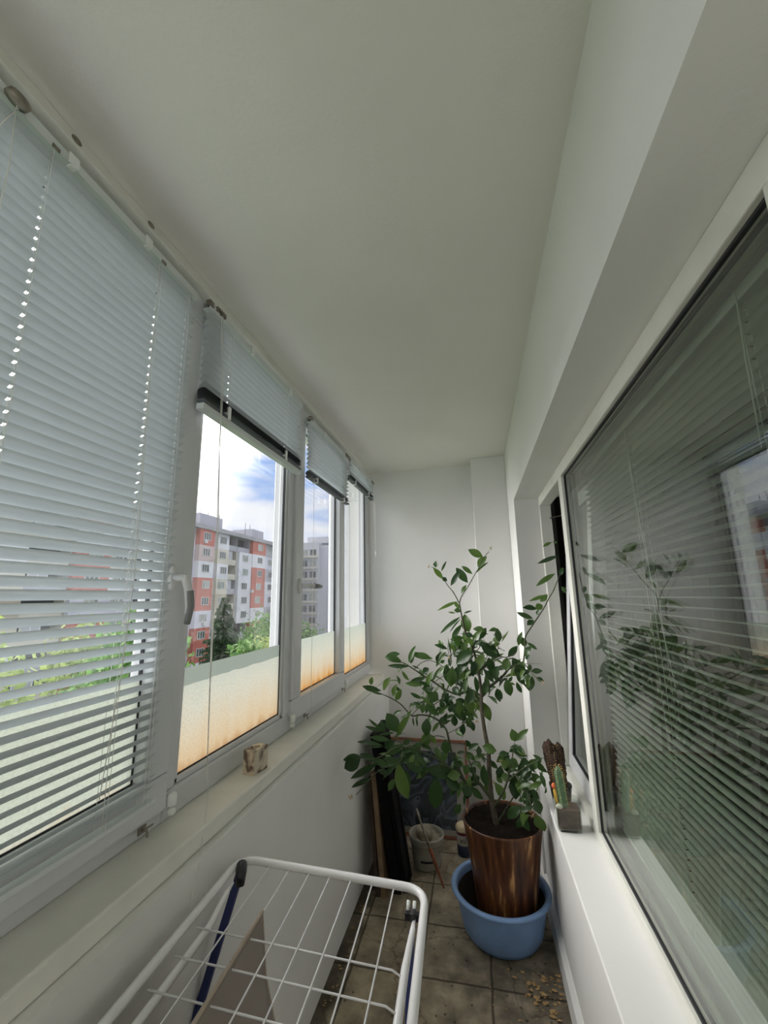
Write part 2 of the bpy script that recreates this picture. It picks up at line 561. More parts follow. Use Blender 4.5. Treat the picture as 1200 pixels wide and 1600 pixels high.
def film_mat(name, ztop, zbot, strip, rust, clean=False):
    """milky textured film with water stains; stain rises from the lower edge"""
    m = bpy.data.materials.new(name)
    m.use_nodes = True
    t = m.node_tree
    t.nodes.clear()
    N = t.nodes.new
    tc = N('ShaderNodeTexCoord')
    sp = N('ShaderNodeSeparateXYZ')
    t.links.new(tc.outputs['Object'], sp.inputs[0])
    n = N('ShaderNodeTexNoise'); n.inputs['Scale'].default_value = 9; n.inputs['Detail'].default_value = 5
    mp = N('ShaderNodeMapping'); mp.inputs['Scale'].default_value = (1, 2.0, 0.5)
    t.links.new(tc.outputs['Object'], mp.inputs[0]); t.links.new(mp.outputs[0], n.inputs['Vector'])
    ma = N('ShaderNodeMath'); ma.operation = 'MULTIPLY_ADD'; ma.inputs[1].default_value = 0.10; ma.inputs[2].default_value = -0.05
    t.links.new(n.outputs['Fac'], ma.inputs[0])
    ad = N('ShaderNodeMath'); ad.operation = 'ADD'
    t.links.new(sp.outputs['Z'], ad.inputs[0]); t.links.new(ma.outputs[0], ad.inputs[1])
    mr = N('ShaderNodeMapRange')
    mr.inputs['From Min'].default_value = zbot; mr.inputs['From Max'].default_value = ztop
    t.links.new(ad.outputs[0], mr.inputs['Value'])
    r = N('ShaderNodeValToRGB')
    k = r.color_ramp
    k.elements[0].position = 0.0; k.elements[0].color = (0.70 , 0.46 - 0.14 * rust, 0.26 - 0.17 * rust, 1)
    k.elements[1].position = 1.0; k.elements[1].color = (0.72, 0.80, 0.74, 1)
    e = k.elements.new(0.10); e.color = (0.85, 0.67 - 0.13 * rust, 0.45 - 0.19 * rust, 1)
    e = k.elements.new(0.32); e.color = (0.88, 0.76, 0.58, 1)
    e = k.elements.new(0.62); e.color = (0.86, 0.84, 0.74, 1)
    if clean:
        for e_ in k.elements:
            e_.color = (0.74, 0.80, 0.70, 1)
        k.elements[0].color = (0.80, 0.76, 0.62, 1)
    t.links.new(mr.outputs[0], r.inputs['Fac'])
    fn = N('ShaderNodeTexNoise'); fn.inputs['Scale'].default_value = 160; fn.inputs['Detail'].default_value = 3
    t.links.new(tc.outputs['Object'], fn.inputs['Vector'])
    fr = N('ShaderNodeValToRGB')
    fr.color_ramp.elements[0].position = 0.35; fr.color_ramp.elements[0].color = (0.86, 0.86, 0.86, 1)
    fr.color_ramp.elements[1].position = 0.65; fr.color_ramp.elements[1].color = (1.0, 1.0, 1.0, 1)
    t.links.new(fn.outputs['Fac'], fr.inputs['Fac'])
    mx = N('ShaderNodeMix'); mx.data_type = 'RGBA'; mx.blend_type = 'MULTIPLY'; mx.inputs[0].default_value = 1
    t.links.new(r.outputs['Color'], mx.inputs[6]); t.links.new(fr.outputs['Color'], mx.inputs[7])
    if strip:
        # a torn upper band of clearer grey film
        zs = N('ShaderNodeMath'); zs.operation = 'GREATER_THAN'; zs.inputs[1].default_value = ztop - 0.048
        w2 = N('ShaderNodeTexNoise'); w2.inputs['Scale'].default_value = 14
        t.links.new(tc.outputs['Object'], w2.inputs['Vector'])
        m2 = N('ShaderNodeMath'); m2.operation = 'MULTIPLY_ADD'; m2.inputs[1].default_value = 0.012; m2.inputs[2].default_value = -0.006
        t.links.new(w2.outputs['Fac'], m2.inputs[0])
        a2 = N('ShaderNodeMath'); a2.operation = 'ADD'
        t.links.new(sp.outputs['Z'], a2.inputs[0]); t.links.new(m2.outputs[0], a2.inputs[1])
        t.links.new(a2.outputs[0], zs.inputs[0])
        mx4 = N('ShaderNodeMix'); mx4.data_type = 'RGBA'; mx4.blend_type = 'MIX'
        mx4.inputs[7].default_value = (0.40, 0.455, 0.415, 1)
        t.links.new(zs.outputs[0], mx4.inputs[0]); t.links.new(mx.outputs[2], mx4.inputs[6])
        colsock = mx4.outputs[2]
    else:
        colsock = mx.outputs[2]
    tl = N('ShaderNodeBsdfTranslucent'); df = N('ShaderNodeBsdfDiffuse')
    dm = N('ShaderNodeMix'); dm.data_type = 'RGBA'; dm.blend_type = 'MULTIPLY'; dm.inputs[0].default_value = 1.0; dm.inputs[7].default_value = (0.41, 0.41, 0.40, 1)
    t.links.new(colsock, dm.inputs[6])
    t.links.new(dm.outputs[2], tl.inputs[0]); t.links.new(dm.outputs[2], df.inputs[0])
    m1 = N('ShaderNodeMixShader'); m1.inputs[0].default_value = 0.40
    t.links.new(tl.outputs[0], m1.inputs[1]); t.links.new(df.outputs[0], m1.inputs[2])
    o = N('ShaderNodeOutputMaterial')
    t.links.new(m1.outputs[0], o.inputs[0])
    return m


def art_mat():
    m, t, b = nodes('abstract_blue_grey_picture')
    N = t.nodes.new
    tc = N('ShaderNodeTexCoord')
    n = N('ShaderNodeTexNoise'); n.inputs['Scale'].default_value = 4.5; n.inputs['Detail'].default_value = 1.5; n.inputs['Distortion'].default_value = 1.8
    t.links.new(tc.outputs['Object'], n.inputs['Vector'])
    wv = N('ShaderNodeMath'); wv.operation = 'MULTIPLY'; wv.inputs[1].default_value = 6.0
    t.links.new(n.outputs['Fac'], wv.inputs[0])
    fr = N('ShaderNodeMath'); fr.operation = 'FRACT'
    t.links.new(wv.outputs[0], fr.inputs[0])
    r = N('ShaderNodeValToRGB')
    k = r.color_ramp
    k.elements[0].position = 0; k.elements[0].color = (0.010, 0.013, 0.018, 1)
    k.elements[1].position = 1; k.elements[1].color = (0.10, 0.125, 0.16, 1)
    e = k.elements.new(0.55); e.color = (0.03, 0.04, 0.055, 1)
    t.links.new(fr.outputs[0], r.inputs['Fac'])
    sp = N('ShaderNodeSeparateXYZ'); t.links.new(tc.outputs['Object'], sp.inputs[0])
    gt = N('ShaderNodeMath'); gt.operation = 'GREATER_THAN'; gt.inputs[1].default_value = 0.16
    t.links.new(sp.outputs['Z'], gt.inputs[0])
    mx = N('ShaderNodeMix'); mx.data_type = 'RGBA'; mx.blend_type = 'ADD'; mx.inputs[7].default_value = (0.01, 0.02, 0.09, 1)
    t.links.new(gt.outputs[0], mx.inputs[0]); t.links.new(r.outputs['Color'], mx.inputs[6])
    t.links.new(mx.outputs[2], b.inputs['Base Color'])
    b.inputs['Roughness'].default_value = 0.35
    return m


def bend_round(pts, rad, n=5):
    """round the inner corners of a polyline"""
    pts = [Vector(p) for p in pts]
    out_ = [pts[0]]
    for i in range(1, len(pts) - 1):
        a, p, b = pts[i - 1], pts[i], pts[i + 1]
        d1 = (a - p).normalized(); d2 = (b - p).normalized()
        s, e_ = p + d1 * rad, p + d2 * rad
        for k in range(n + 1):
            t_ = k / n
            out_.append(s * (1 - t_) ** 2 + p * 2 * t_ * (1 - t_) + e_ * t_ ** 2)
    out_.append(pts[-1])
    return out_


# ================================================================== room shell
YN, YF = -1.5, 3.22                        # near and far ends of the balcony
XL = -0.80                                 # face of the left sashes
XG = -0.838                                # left glass plane
LIP = 0.945                                # left sill top

# floor
o = MB().box(-0.95, 0.40, YN, YF, -0.12, 0).build('floor', M['floor']); tag(o, kind='structure')
o = MB().box(-1.05, 0.60, YN - 0.1, YF + 0.1, 2.5, 2.7).build('ceiling', M['ceil']); tag(o, kind='structure')
# parapet under the left windows
mb = MB().box(-0.90, -0.678, YN, YF, 0, 0.899)
o = mb.build('wall_left', M['paint']); tag(o, kind='structure')
o = MB().box(-0.90, -0.79, YN, YF, 2.468, 2.5).build('trim_2', M['pvc_cream'], bevel=0.004); tag(o, kind='structure')
o = MB().box(-0.895, -0.70, YN, YF - 0.05, 0.900, LIP).build('trim_1', M['sill'], bevel=0.006, seg=3)
tag(o, kind='structure')
# far wall with its pilaster, near wall
o = MB().box(-1.0, 0.60, YF, YF + 0.2, 0, 2.5).build('wall_far', M['paint']); tag(o, kind='structure')
o = MB().box(0.012, 0.255, 3.035, YF, 0, 2.5).build('trim_3', M['paint'], bevel=0.004); tag(o, kind='structure')
o = MB().box(-1.0, 0.60, YN - 0.2, YN, 0, 2.5).build('wall_near', M['paint']); tag(o, kind='structure')
# right wall: beam over the window, low wall under it, pier at its far end
XW, YR = 0.255, 2.60
mb = MB()
mb.box(XW, 0.60, YN, YR, 2.068, 2.5)
mb.box(XW + 0.012, 0.60, YN, YR, 0, 0.575)
mb.box(XW, 0.462, YR, YF, 0, 2.5)
o = mb.build('wall_right', M['paint']); tag(o, kind='structure')
o = MB().box(XW, 0.43, YN, YR, 0.562, 0.582).build('trim_4', M['paint'], bevel=0.004); tag(o, kind='structure')
mb = MB()
pts = [(0.0, 0), (0.026, 0), (0.020, 0.07), (0.006, 0.085), (0.0, 0.085)]
vs = []
for yy in (YN, YF):
    for dx, z in pts:
        vs.append((XW + 0.012 - dx, yy, z))
mb.add(vs, [(0, 1, 6, 5), (1, 2, 7, 6), (2, 3, 8, 7), (3, 4, 9, 8), (4, 3, 2, 1, 0), (5, 6, 7, 8, 9)])
o = mb.build('baseboard_right', M['paint']); tag(o, kind='structure')

# ------------------------------------------------------------------ left windows
ZB0, ZT0 = LIP - 0.0, 2.468                # outer frame bottom, top


def bar_profile_y(mb, y0, y1, z0, z1, x0=-0.885, x1=-0.82):
    mb.box(x0, x1, y0, y1, z0, z1)


def window(idx, y0, y1, sash, handle_side=None, strip=False, rust=0.3, hinge=None):
    win = struct('window_%d' % idx, loc=(XL, y0, ZB0))
    fr = MB()
    fx0, fx1 = -0.895, -0.818
    # outer frame: bottom, top, two jambs
    fr.box(fx0, fx1, y0, y1, ZB0, ZB0 + 0.068)
    fr.box(fx0, fx1, y0, y1, ZT0 - 0.06, ZT0)
    fr.box(fx0, fx1, y0, y0 + 0.045, ZB0 + 0.068, ZT0 - 0.06)
    fr.box(fx0, fx1, y1 - 0.045, y1, ZB0 + 0.068, ZT0 - 0.06)
    fr.build('outer_frame', M['pvc'], win, bevel=0.006, seg=3)
    if sash:
        a0, a1, b0, b1 = y0 + 0.004, y1 - 0.004, ZB0 + 0.036, ZT0 - 0.028
        wd = 0.088
        s = MB()
        sx0, sx1 = -0.872, XL
        s.box(sx0, sx1, a0, a1, b0, b0 + wd)
        s.box(sx0, sx1, a0, a1, b1 - wd, b1)
        s.box(sx0, sx1, a0, a0 + wd, b0 + wd, b1 - wd)
        s.box(sx0, sx1, a1 - wd, a1, b0 + wd, b1 - wd)
        s.build('sash', M['pvc'], win, bevel=0.008, seg=3)
        g0, g1, h0, h1 = a0 + wd, a1 - wd, b0 + wd, b1 - wd
    else:
        g0, g1, h0, h1 = y0 + 0.045, y1 - 0.045, ZB0 + 0.068, ZT0 - 0.06
        bd = MB()
        for c in ((g0, g1, h0, h0 + 0.018), (g0, g1, h1 - 0.018, h1), (g0, g0 + 0.018, h0, h1), (g1 - 0.018, g1, h0, h1)):
            bd.box(-0.86, -0.826, *c)
        bd.build('glazing_bead', M['pvc'], win, bevel=0.004)
        g0 += 0.018; g1 -= 0.018; h0 += 0.018; h1 -= 0.018
    # black gasket round the pane
    ga = MB()
    for c in ((g0, g1, h0, h0 + 0.004), (g0, g1, h1 - 0.004, h1), (g0, g0 + 0.004, h0, h1), (g1 - 0.004, g1, h0, h1)):
        ga.box(XG - 0.003, XG + 0.006, *c)
    ga.build('gasket', M['gasket'], win)
    for k, gx in enumerate((XG, XG - 0.02)):
        MB().add([(gx, g0, h0), (gx, g1, h0), (gx, g1, h1), (gx, g0, h1)], [(0, 1, 2, 3)]).build('pane', M['glass'], win)
    # film on the lower part
    zt = CZ - 0.192
    fm = film_mat('stained_film_%d' % idx, zt - h0, 0.0, strip, rust, idx == 1)
    o = MB().add([(0, 0, 0), (0, g1 - g0, 0), (0, g1 - g0, zt - h0), (0, 0, zt - h0)], [(0, 1, 2, 3)]).build('privacy_film', fm, win, loc=(XG + 0.003, g0, h0))
    o['label'] = 'milky stained film on the lower pane'
    if hinge:
        for hz in (ZB0 + 0.02,):
            h = MB()
            h.lathe([(0.009, 0), (0.012, 0.004), (0.012, 0.026), (0.007, 0.032)], (XL + 0.004, hinge, hz + 0.02), 14, True, True)
            h.lathe([(0.008, 0), (0.011, 0.003), (0.011, 0.012), (0.007, 0.016)], (XL + 0.004, hinge, hz), 14, True, True)
            h.build('hinge_cap', M['clear_plastic'], win, smooth=True)
    return win, g0, g1, h0, h1


W = {}
W[0] = window(5, -1.42, -0.12, False)
o = MB().box(-0.90, -0.79, YN, -1.42, LIP, 2.468).build('wall_pier', M['paint']); tag(o, kind='structure')
W[1] = window(1, -0.12, 1.045, True, rust=0.0)
W[2] = window(2, 1.045, 1.785, False, strip=True, rust=0.1, hinge=1.052)
W[3] = window(3, 1.785, 2.53, True, rust=1.0, hinge=1.785)
W[4] = window(4, 2.53, 3.215, False, rust=0.8, hinge=2.545)
# far post between the last window and the far wall
# handles
def handle(win, p, down):
    h = MB()
    x = XL
    h.lathe([(0.0165, 0), (0.0165, 0.003), (0.014, 0.009), (0.012, 0.011)], (0, 0, 0), 20, True, True, sy=2.1)
    vs = [(x + v[2], p[0] + v[0], p[1] + v[1]) for v in h.v]
    base = MB(); base.add(vs, [tuple(reversed(f)) for f in h.f])
    b = base.build('handle_plate', M['handle'], win, smooth=True)
    l = MB()
    l.tube([(x + 0.008, p[0], p[1]), (x + 0.03, p[0], p[1]), (x + 0.045, p[0], p[1])], [0.011, 0.0095, 0.010], 14)
    d = Vector((0.0, 0.12, -0.992)) if down else Vector((0.12, 0.99, -0.02))
    p0 = Vector((x + 0.046, p[0], p[1]))
    prof = [p0 - d * 0.008, p0 + d * 0.01, p0 + d * 0.035 + Vector((0.006, 0, 0)), p0 + d * 0.075 + Vector((0.008, 0, 0)), p0 + d * 0.118 + Vector((0.001, 0, 0))]
    l.tube(prof, [0.009, 0.0115, 0.0105, 0.0105, 0.007], 14)
    lev = l.build('handle_lever', M['handle'], win, smooth=True)
    g = MB()
    g.tube([prof[2] + Vector((0.002, 0.001, 0)), prof[3] + Vector((0.002, 0.001, 0)), prof[4] + d * 0.004], [0.0112, 0.0112, 0.008], 14)
    g.build('handle_grip', M['handle_grip'], win, smooth=True)


handle(W[1][0], (0.988, 1.56), True)
handle(W[3][0], (1.832, 1.557), False)


# ------------------------------------------------------------------ venetian blinds
def slat_strip(mb, x, y0, y1, z, tilt, wd=0.027, curve=0.0036, holes=(), flip=1):
    """one curved slat along Y; inner edge (towards +X*flip) raised"""
    n = 4
    ys = [y0]
    cuts = set()
    for h in sorted(holes):
        ys += [h - 0.0026, h + 0.0026]
        cuts.add(len(ys) - 2)
    ys.append(y1)
    prof = []
    for i in range(n + 1):
        s = (i / n - 0.5)
        a = s * wd
        b = curve * (1 - 4 * s * s)
        px = a * math.cos(tilt) - b * math.sin(tilt)
        pz = a * math.sin(tilt) + b * math.cos(tilt)
        prof.append((px * flip, pz))
    base = len(mb.v)
    for y in ys:
        for px, pz in prof:
            mb.v.append((x + px, y, z + pz))
    for j in range(len(ys) - 1):
        for i in range(n):
            if j in cuts and i == 2:
                continue
            q = base + j * (n + 1) + i
            mb.f.append((q, q + n + 1, q + n + 2, q + 1))
            mb.m.append(0)


def blind(label, x, y0, y1, ztop, zbot, ladders, tilt_deg, pitch=0.0235, stack=0, lastopen=0, mats=('slat', 'rail'), dark=True, cordto=None, brackets=(), flip=1, name='venetian_blind', holddown=(), cordy=None):
    t = thing(name, label, 'blind', (x, (y0 + y1) / 2, ztop))
    S = M[mats[0]]
    hr = MB()
    # U-shaped head rail
    hr.box(x - 0.013, x + 0.013, y0, y1, ztop - 0.003, ztop)
    hr.box(x - 0.013, x - 0.0115, y0, y1, ztop - 0.022, ztop - 0.003)
    hr.box(x + 0.0115, x + 0.013, y0, y1, ztop - 0.022, ztop - 0.003)
    hr.box(x - 0.0115, x + 0.0115, y0, y1, ztop - 0.022, ztop - 0.0195)
    hr.build('head_rail', M[mats[1]], t, bevel=0.001)
    sl = MB()
    zs = []
    z = ztop - 0.042
    end = zbot + 0.014 + stack * 0.0035
    while z > end:
        zs.append(z)
        z -= pitch
    for k, zz in enumerate(zs):
        tl = tilt_deg
        dz = 0
        if lastopen and k >= len(zs) - lastopen:
            tl = tilt_deg * 0.55
            dz = random.uniform(-0.003, 0.002)
        tl += random.uniform(-1.2, 1.2)
        slat_strip(sl, x, y0 + 0.006 + random.uniform(-.001, .001), y1 - 0.006, zz + dz, math.radians(tl), holes=ladders, flip=flip)
    sl.build('slats', S, t, smooth=True)
    if stack:
        st = MB()
        for k in range(stack):
            slat_strip(st, x + random.uniform(-.001, .001), y0 + 0.006, y1 - 0.006, zbot + 0.015 + k * 0.0033, math.radians(6), flip=flip)
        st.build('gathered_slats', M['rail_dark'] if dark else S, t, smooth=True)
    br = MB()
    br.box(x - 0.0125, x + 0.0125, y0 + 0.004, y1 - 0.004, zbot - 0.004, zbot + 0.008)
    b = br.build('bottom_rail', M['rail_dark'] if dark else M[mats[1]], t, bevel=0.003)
    for ly in ladders:
        co = MB()
        for dx in (-0.0135, 0.0135):
            co.tube([(x + dx, ly - 0.004, ztop - 0.02), (x + dx, ly - 0.004, zbot)], 0.0006, 5)
        co.tube([(x + 0.001, ly, ztop - 0.02), (x + 0.001, ly, zbot)], 0.0008, 5)
        co.build('ladder_cord', M['cord'], t)
    for by in brackets:
        k = MB()
        k.box(x - 0.024, x + 0.017, by - 0.011, by + 0.011, ztop + 0.001, ztop + 0.004)
        k.box(x + 0.014, x + 0.0175, by - 0.011, by + 0.011, ztop - 0.021, ztop + 0.001)
        k.box(x + 0.006, x + 0.0175, by - 0.007, by + 0.007, ztop - 0.027, ztop - 0.022)
        k.build('mounting_bracket', M['clear_plastic'], t, bevel=0.001)
    for by in (ladders if stack or dark else ()):
        k = MB()
        k.box(x - 0.0145, x + 0.0155, by - 0.012, by + 0.004, zbot - 0.007, zbot + 0.012 + stack * 0.003)
        k.build('rail_clip', M['clear_plastic'], t, bevel=0.002)
    return t


XB = -0.775


def cordline(t, pts, r=0.0011, name='pull_cord'):
    MB().tube(pts, r, 6).build(name, M['cord'], t, smooth=True)


# 1: the lowered blind on the first sash
b1y = [onx(80, 236, XB).y, onx(250, 412, XB).y]
b1 = blind('fully lowered white venetian blind over the near sash', XB, -0.05, 0.957, 2.402, CZ - 0.462, [0.16] + b1y + [0.925], 43, dark=False,
           brackets=(0.10, onx(108, 246, XB).y, onx(226, 372, XB).y))
k = MB()
yk = onx(22, 160, XB + 0.015).y
k.lathe([(0.008, 0), (0.012, 0.003), (0.012, 0.016), (0.006, 0.02)], (0, 0, 0), 14, True, True)
vs = [(XB + 0.014 + v[2], yk + v[0] * 1.6, 2.385 + v[1]) for v in k.v]
MB().add(vs, [tuple(reversed(f)) for f in k.f]).build('cord_lock', M['metal'], b1, smooth=True)
p = onx(26, 165, XB + 0.03)
cordline(b1, [p, onx(14, 260, XB + 0.03), onx(2, 310, XB + 0.03), onx(-30, 480, XB + 0.03)])
cordline(b1, [p + Vector((0, .004, 0)), onx(5, 190, XB + 0.03), onx(-30, 230, XB + 0.03)])
for yy in b1y:
    MB().box(XB + 0.013, XB + 0.0155, yy - 0.009, yy + 0.006, 2.378, 2.386).build('cord_guide', M['metal'], b1)
q0 = onx(250, 412, XB + 0.018)
cordline(b1, [q0, onx(240, 520, XB + 0.018), onx(232, 600, XB + 0.018), onx(222, 760, XB + 0.018), onx(210, 900, XB + 0.018), onx(190, 1050, XB + 0.018), onx(155, 1250, XB + 0.018)], 0.0009)

# 2: half-raised blind over the fixed pane
b2y = [onx(362, 520, XB).y, onx(447, 607, XB).y, 1.728]
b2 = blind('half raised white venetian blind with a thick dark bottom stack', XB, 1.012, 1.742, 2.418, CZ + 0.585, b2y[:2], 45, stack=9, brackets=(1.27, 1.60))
MB().box(XB - 0.013, XB + 0.014, 1.016, 1.738, CZ + 0.560, CZ + 0.5795).build('lower_rail', M['rail'], b2, bevel=0.002)
lk = MB()
yk = onx(345, 495, XB + 0.015).y
for i in range(5):
    lk.box(XB + 0.006, XB + 0.020, yk - 0.022 + i * 0.010, yk - 0.016 + i * 0.010, 2.408 + (i % 2) * 0.003, 2.424)
lk.build('cord_lock', M['metal'], b2, bevel=0.001)
MB().box(XB + 0.0, XB + 0.017, 1.008, 1.03, 2.405, 2.424).build('rail_end', M['metal'], b2, bevel=0.002)
XC = XB + 0.022
cordline(b2, [onx(346, 500, XC), onx(348, 620, XC), onx(343, 700, XC), onx(341, 830, XC), onx(334, 960, XC), onx(328, 1080, XC), onx(324, 1190, XC), onx(325, 1245, XC + .02), onx(318, 1300, XC + 0.05),
              onx(308, 1370, XC + 0.085), onx(292, 1436, XC + 0.097)], 0.0012)
cordline(b2, [onx(349, 500, XC + .002), onx(345, 640, XC + .002), onx(341, 760, XC + .002), onx(337, 900, XC + .002), onx(330, 1000, XC + .002), onx(324, 1190, XC + .002)], 0.0011)

# 3 and 4
b3y = [1.95, 2.40]
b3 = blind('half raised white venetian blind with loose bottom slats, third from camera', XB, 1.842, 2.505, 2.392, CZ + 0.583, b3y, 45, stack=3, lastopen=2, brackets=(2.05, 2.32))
MB().box(XB + 0.0, XB + 0.017, 1.838, 1.862, 2.380, 2.398).build('rail_end', M['metal'], b3, bevel=0.002)
MB().box(XB + 0.004, XB + 0.020, 2.42, 2.50, 2.382, 2.399).build('cord_lock', M['metal'], b3, bevel=0.002)
cordline(b3, [(XC, 2.47, 2.385), (XC, 2.475, 2.0), (XC, 2.47, 1.5), (XC, 2.485, 1.07)], 0.001)
cordline(b3, [(XC, 1.875, 2.08), (XC, 1.88, 1.7), (XC, 1.88, 1.2), (XC, 1.885, 0.99)], 0.0009)
b4y = [2.66, 3.02]
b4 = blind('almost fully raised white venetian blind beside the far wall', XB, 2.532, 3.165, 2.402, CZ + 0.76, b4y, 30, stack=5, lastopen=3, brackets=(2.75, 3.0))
MB().box(XB + 0.0, XB + 0.018, 3.10, 3.17, 2.385, 2.407).build('cord_lock', M['metal'], b4, bevel=0.002)
cordline(b4, [(XC, 3.13, 2.38), (XC + .004, 3.14, 1.95), onx(588, 868, -0.745), onx(592, 950, -0.742), onx(597, 1045, -0.735)], 0.0012)
cordline(b4, [(XC + .004, 3.15, 2.38), (XC + .008, 3.155, 1.95), onx(589, 868, -0.742)], 0.001)
MB().tube([onx(587, 862, -0.744), onx(587.5, 872, -0.744)], [0.005, 0.004], 8).build('cord_tassel', M['clear_plastic'], b4, smooth=True)

# hold-down hooks at the foot of the sashes
def hook(px, py, label):
    p = onx(px, py, XL + 0.002)
    h = MB()
    h.box(XL, XL + 0.003, p.y - 0.012, p.y + 0.012, p.z - 0.008, p.z + 0.008)
    h.tube([(XL + 0.003, p.y, p.z), (XL + 0.014, p.y, p.z + 0.002), (XL + 0.016, p.y + 0.002, p.z - 0.014)], 0.0028, 8)
    h.tube([(XL + 0.010, p.y, p.z + 0.002), (XL + 0.014, p.y + 0.02, p.z + 0.004)], 0.0022, 8)
    o = h.build('blind_hook', M['metal'], None)
    tag(o, label, 'hook')


hook(222, 1297, 'small tarnished metal blind hook on the near sash bottom rail')
hook(476, 1118, 'small metal blind hook on the third window, left one')
hook(535, 1077, 'small metal blind hook on the third window, right one')

# two foam plugs showing in the frame head
for k, (px, py, lb) in enumerate(((119, 228, 'nearer brown screw cap above the lowered blind'), (236, 356, 'farther brown screw cap above the lowered blind'))):
    p = onx(px, py, -0.789)
    m_ = MB(); m_.lathe([(0.009, 0), (0.009, 0.002), (0.006, 0.004)], (0, 0, 0), 16, True, True)
    o = MB().add([(-0.7905 + v[2], p.y + v[0] * 1.3, 2.482 + v[1] * .8) for v in m_.v], [tuple(reversed(f)) for f in m_.f]).build('screw_cap', M['metal'], None)
    tag(o, lb, 'screw cap')

# ------------------------------------------------------------------ right: window to the room
FX0, FX1 = 0.393, 0.455                    # frame faces
win = struct('window_6', loc=(FX0, 1.9, 0.58))
YM0, YM1 = 1.905, 1.972
f = MB()
f.box(FX0, FX1, YN, YR, 2.013, 2.068)
f.box(FX0, FX1, 0.45, YM1, 0.582, 0.618)
f.box(FX0, FX1, YM0, YM1, 0.618, 2.013)
f.box(FX0, FX1, 0.45, 0.545, 0.618, 2.013)
f.build('outer_frame', M['pvc_cream'], win, bevel=0.003)
ga = MB()
GY0, GY1, GZ0, GZ1 = 0.545, YM0, 0.618, 2.013
XR = 0.409
for c in ((GY0, GY1, GZ0, GZ0 + 0.006), (GY0, GY1, GZ1 - 0.006, GZ1), (GY0, GY0 + 0.006, GZ0, GZ1), (GY1 - 0.006, GY1, GZ0, GZ1)):
    ga.box(XR - 0.004, XR + 0.004, *c)
    ga.box(XR + 0.014, XR + 0.022, *c)
ga.build('gasket', M['gasket'], win)
for gx in (XR, XR + 0.018):
    MB().add([(gx, GY0, GZ0), (gx, GY1, GZ0), (gx, GY1, GZ1), (gx, GY0, GZ1)], [(0, 1, 2, 3)]).build('pane', M['glass_r'], win)
# near part of the same wall (behind the camera)
o = MB().box(FX0, 0.50, YN, 0.45, 0.582, 2.013).build('door_1', M['pvc_cream']); tag(o, kind='structure')

# tilted opening sash beyond the mullion
win = struct('window_7', loc=(FX0, 2.3, 0.58))
f = MB()
f.box(FX0, FX1, YM1, YR, 0.582, 0.616)
f.box(FX0, FX1, 2.552, YR, 0.616, 2.013)
f.build('outer_frame', M['pvc_cream'], win, bevel=0.003)
ang = math.radians(4.7)
ca, sa = math.cos(ang), math.sin(ang)


def tl(x, y, z):                           # leans into the room about its foot
    dx, dz = x - 0.425, z - 0.625
    return (0.425 + dx * ca + dz * sa, y, 0.625 - dx * sa + dz * ca)


def tbox(mb, *a):
    m2 = MB().box(*a)
    mb.add([tl(*v) for v in m2.v], m2.f)


s = MB()
SY0, SY1, SZ0, SZ1 = 1.985, 2.545, 0.625, 2.005
tbox(s, 0.418, 0.475, SY0, SY1, SZ0, SZ0 + 0.07)
tbox(s, 0.418, 0.475, SY0, SY1, SZ1 - 0.07, SZ1)
tbox(s, 0.418, 0.475, SY0, SY0 + 0.07, SZ0 + 0.07, SZ1 - 0.07)
tbox(s, 0.418, 0.475, SY1 - 0.07, SY1, SZ0 + 0.07, SZ1 - 0.07)
s.build('sash', M['pvc'], win, bevel=0.004)
g = MB()
for c in ((SY0 + .07, SY1 - .07, SZ0 + .07, SZ0 + .075), (SY0 + .07, SY1 - .07, SZ1 - .075, SZ1 - .07), (SY0 + .07, SY0 + .075, SZ0 + .07, SZ1 - .07), (SY1 - .075, SY1 - .07, SZ0 + .07, SZ1 - .07)):
    tbox(g, 0.424, 0.436, *c)
g.build('gasket', M['gasket'], win)
for gx in (0.430, 0.448):
    MB().add([tl(gx, SY0 + .07, SZ0 + .07), tl(gx, SY1 - .07, SZ0 + .07), tl(gx, SY1 - .07, SZ1 - .07), tl(gx, SY0 + .07, SZ1 - .07)], [(0, 1, 2, 3)]).build('pane', M['glass_r'], win)
MB().tube([(0.44, 2.53, 1.93), (0.53, 2.535, 1.95)], 0.004, 8).build('tilt_arm', M['metal'], win)

# the dim room behind
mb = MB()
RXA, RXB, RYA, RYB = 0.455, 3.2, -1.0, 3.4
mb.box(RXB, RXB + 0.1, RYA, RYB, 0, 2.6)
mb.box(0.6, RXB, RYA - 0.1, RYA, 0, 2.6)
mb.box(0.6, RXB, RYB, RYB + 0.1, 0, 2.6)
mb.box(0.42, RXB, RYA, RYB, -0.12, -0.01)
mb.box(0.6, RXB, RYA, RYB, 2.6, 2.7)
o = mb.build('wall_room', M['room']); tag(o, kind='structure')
# sheer brown curtain in the room by the opened sash
c = MB()
n = 60
vs = []
for i in range(n + 1):
    y = 1.2 + 1.5 * i / n
    x = 0.80 + 0.025 * math.sin(i * 1.3) + 0.01 * math.sin(i * 0.37)
    vs += [(x, y, 0.1), (x, y, 2.3)]
c.add(vs, [(2 * i, 2 * i + 2, 2 * i + 3, 2 * i + 1) for i in range(n)])
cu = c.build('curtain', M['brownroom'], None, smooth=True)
tag(cu, 'dark brown curtain in the room behind the tilted window sash', 'curtain')

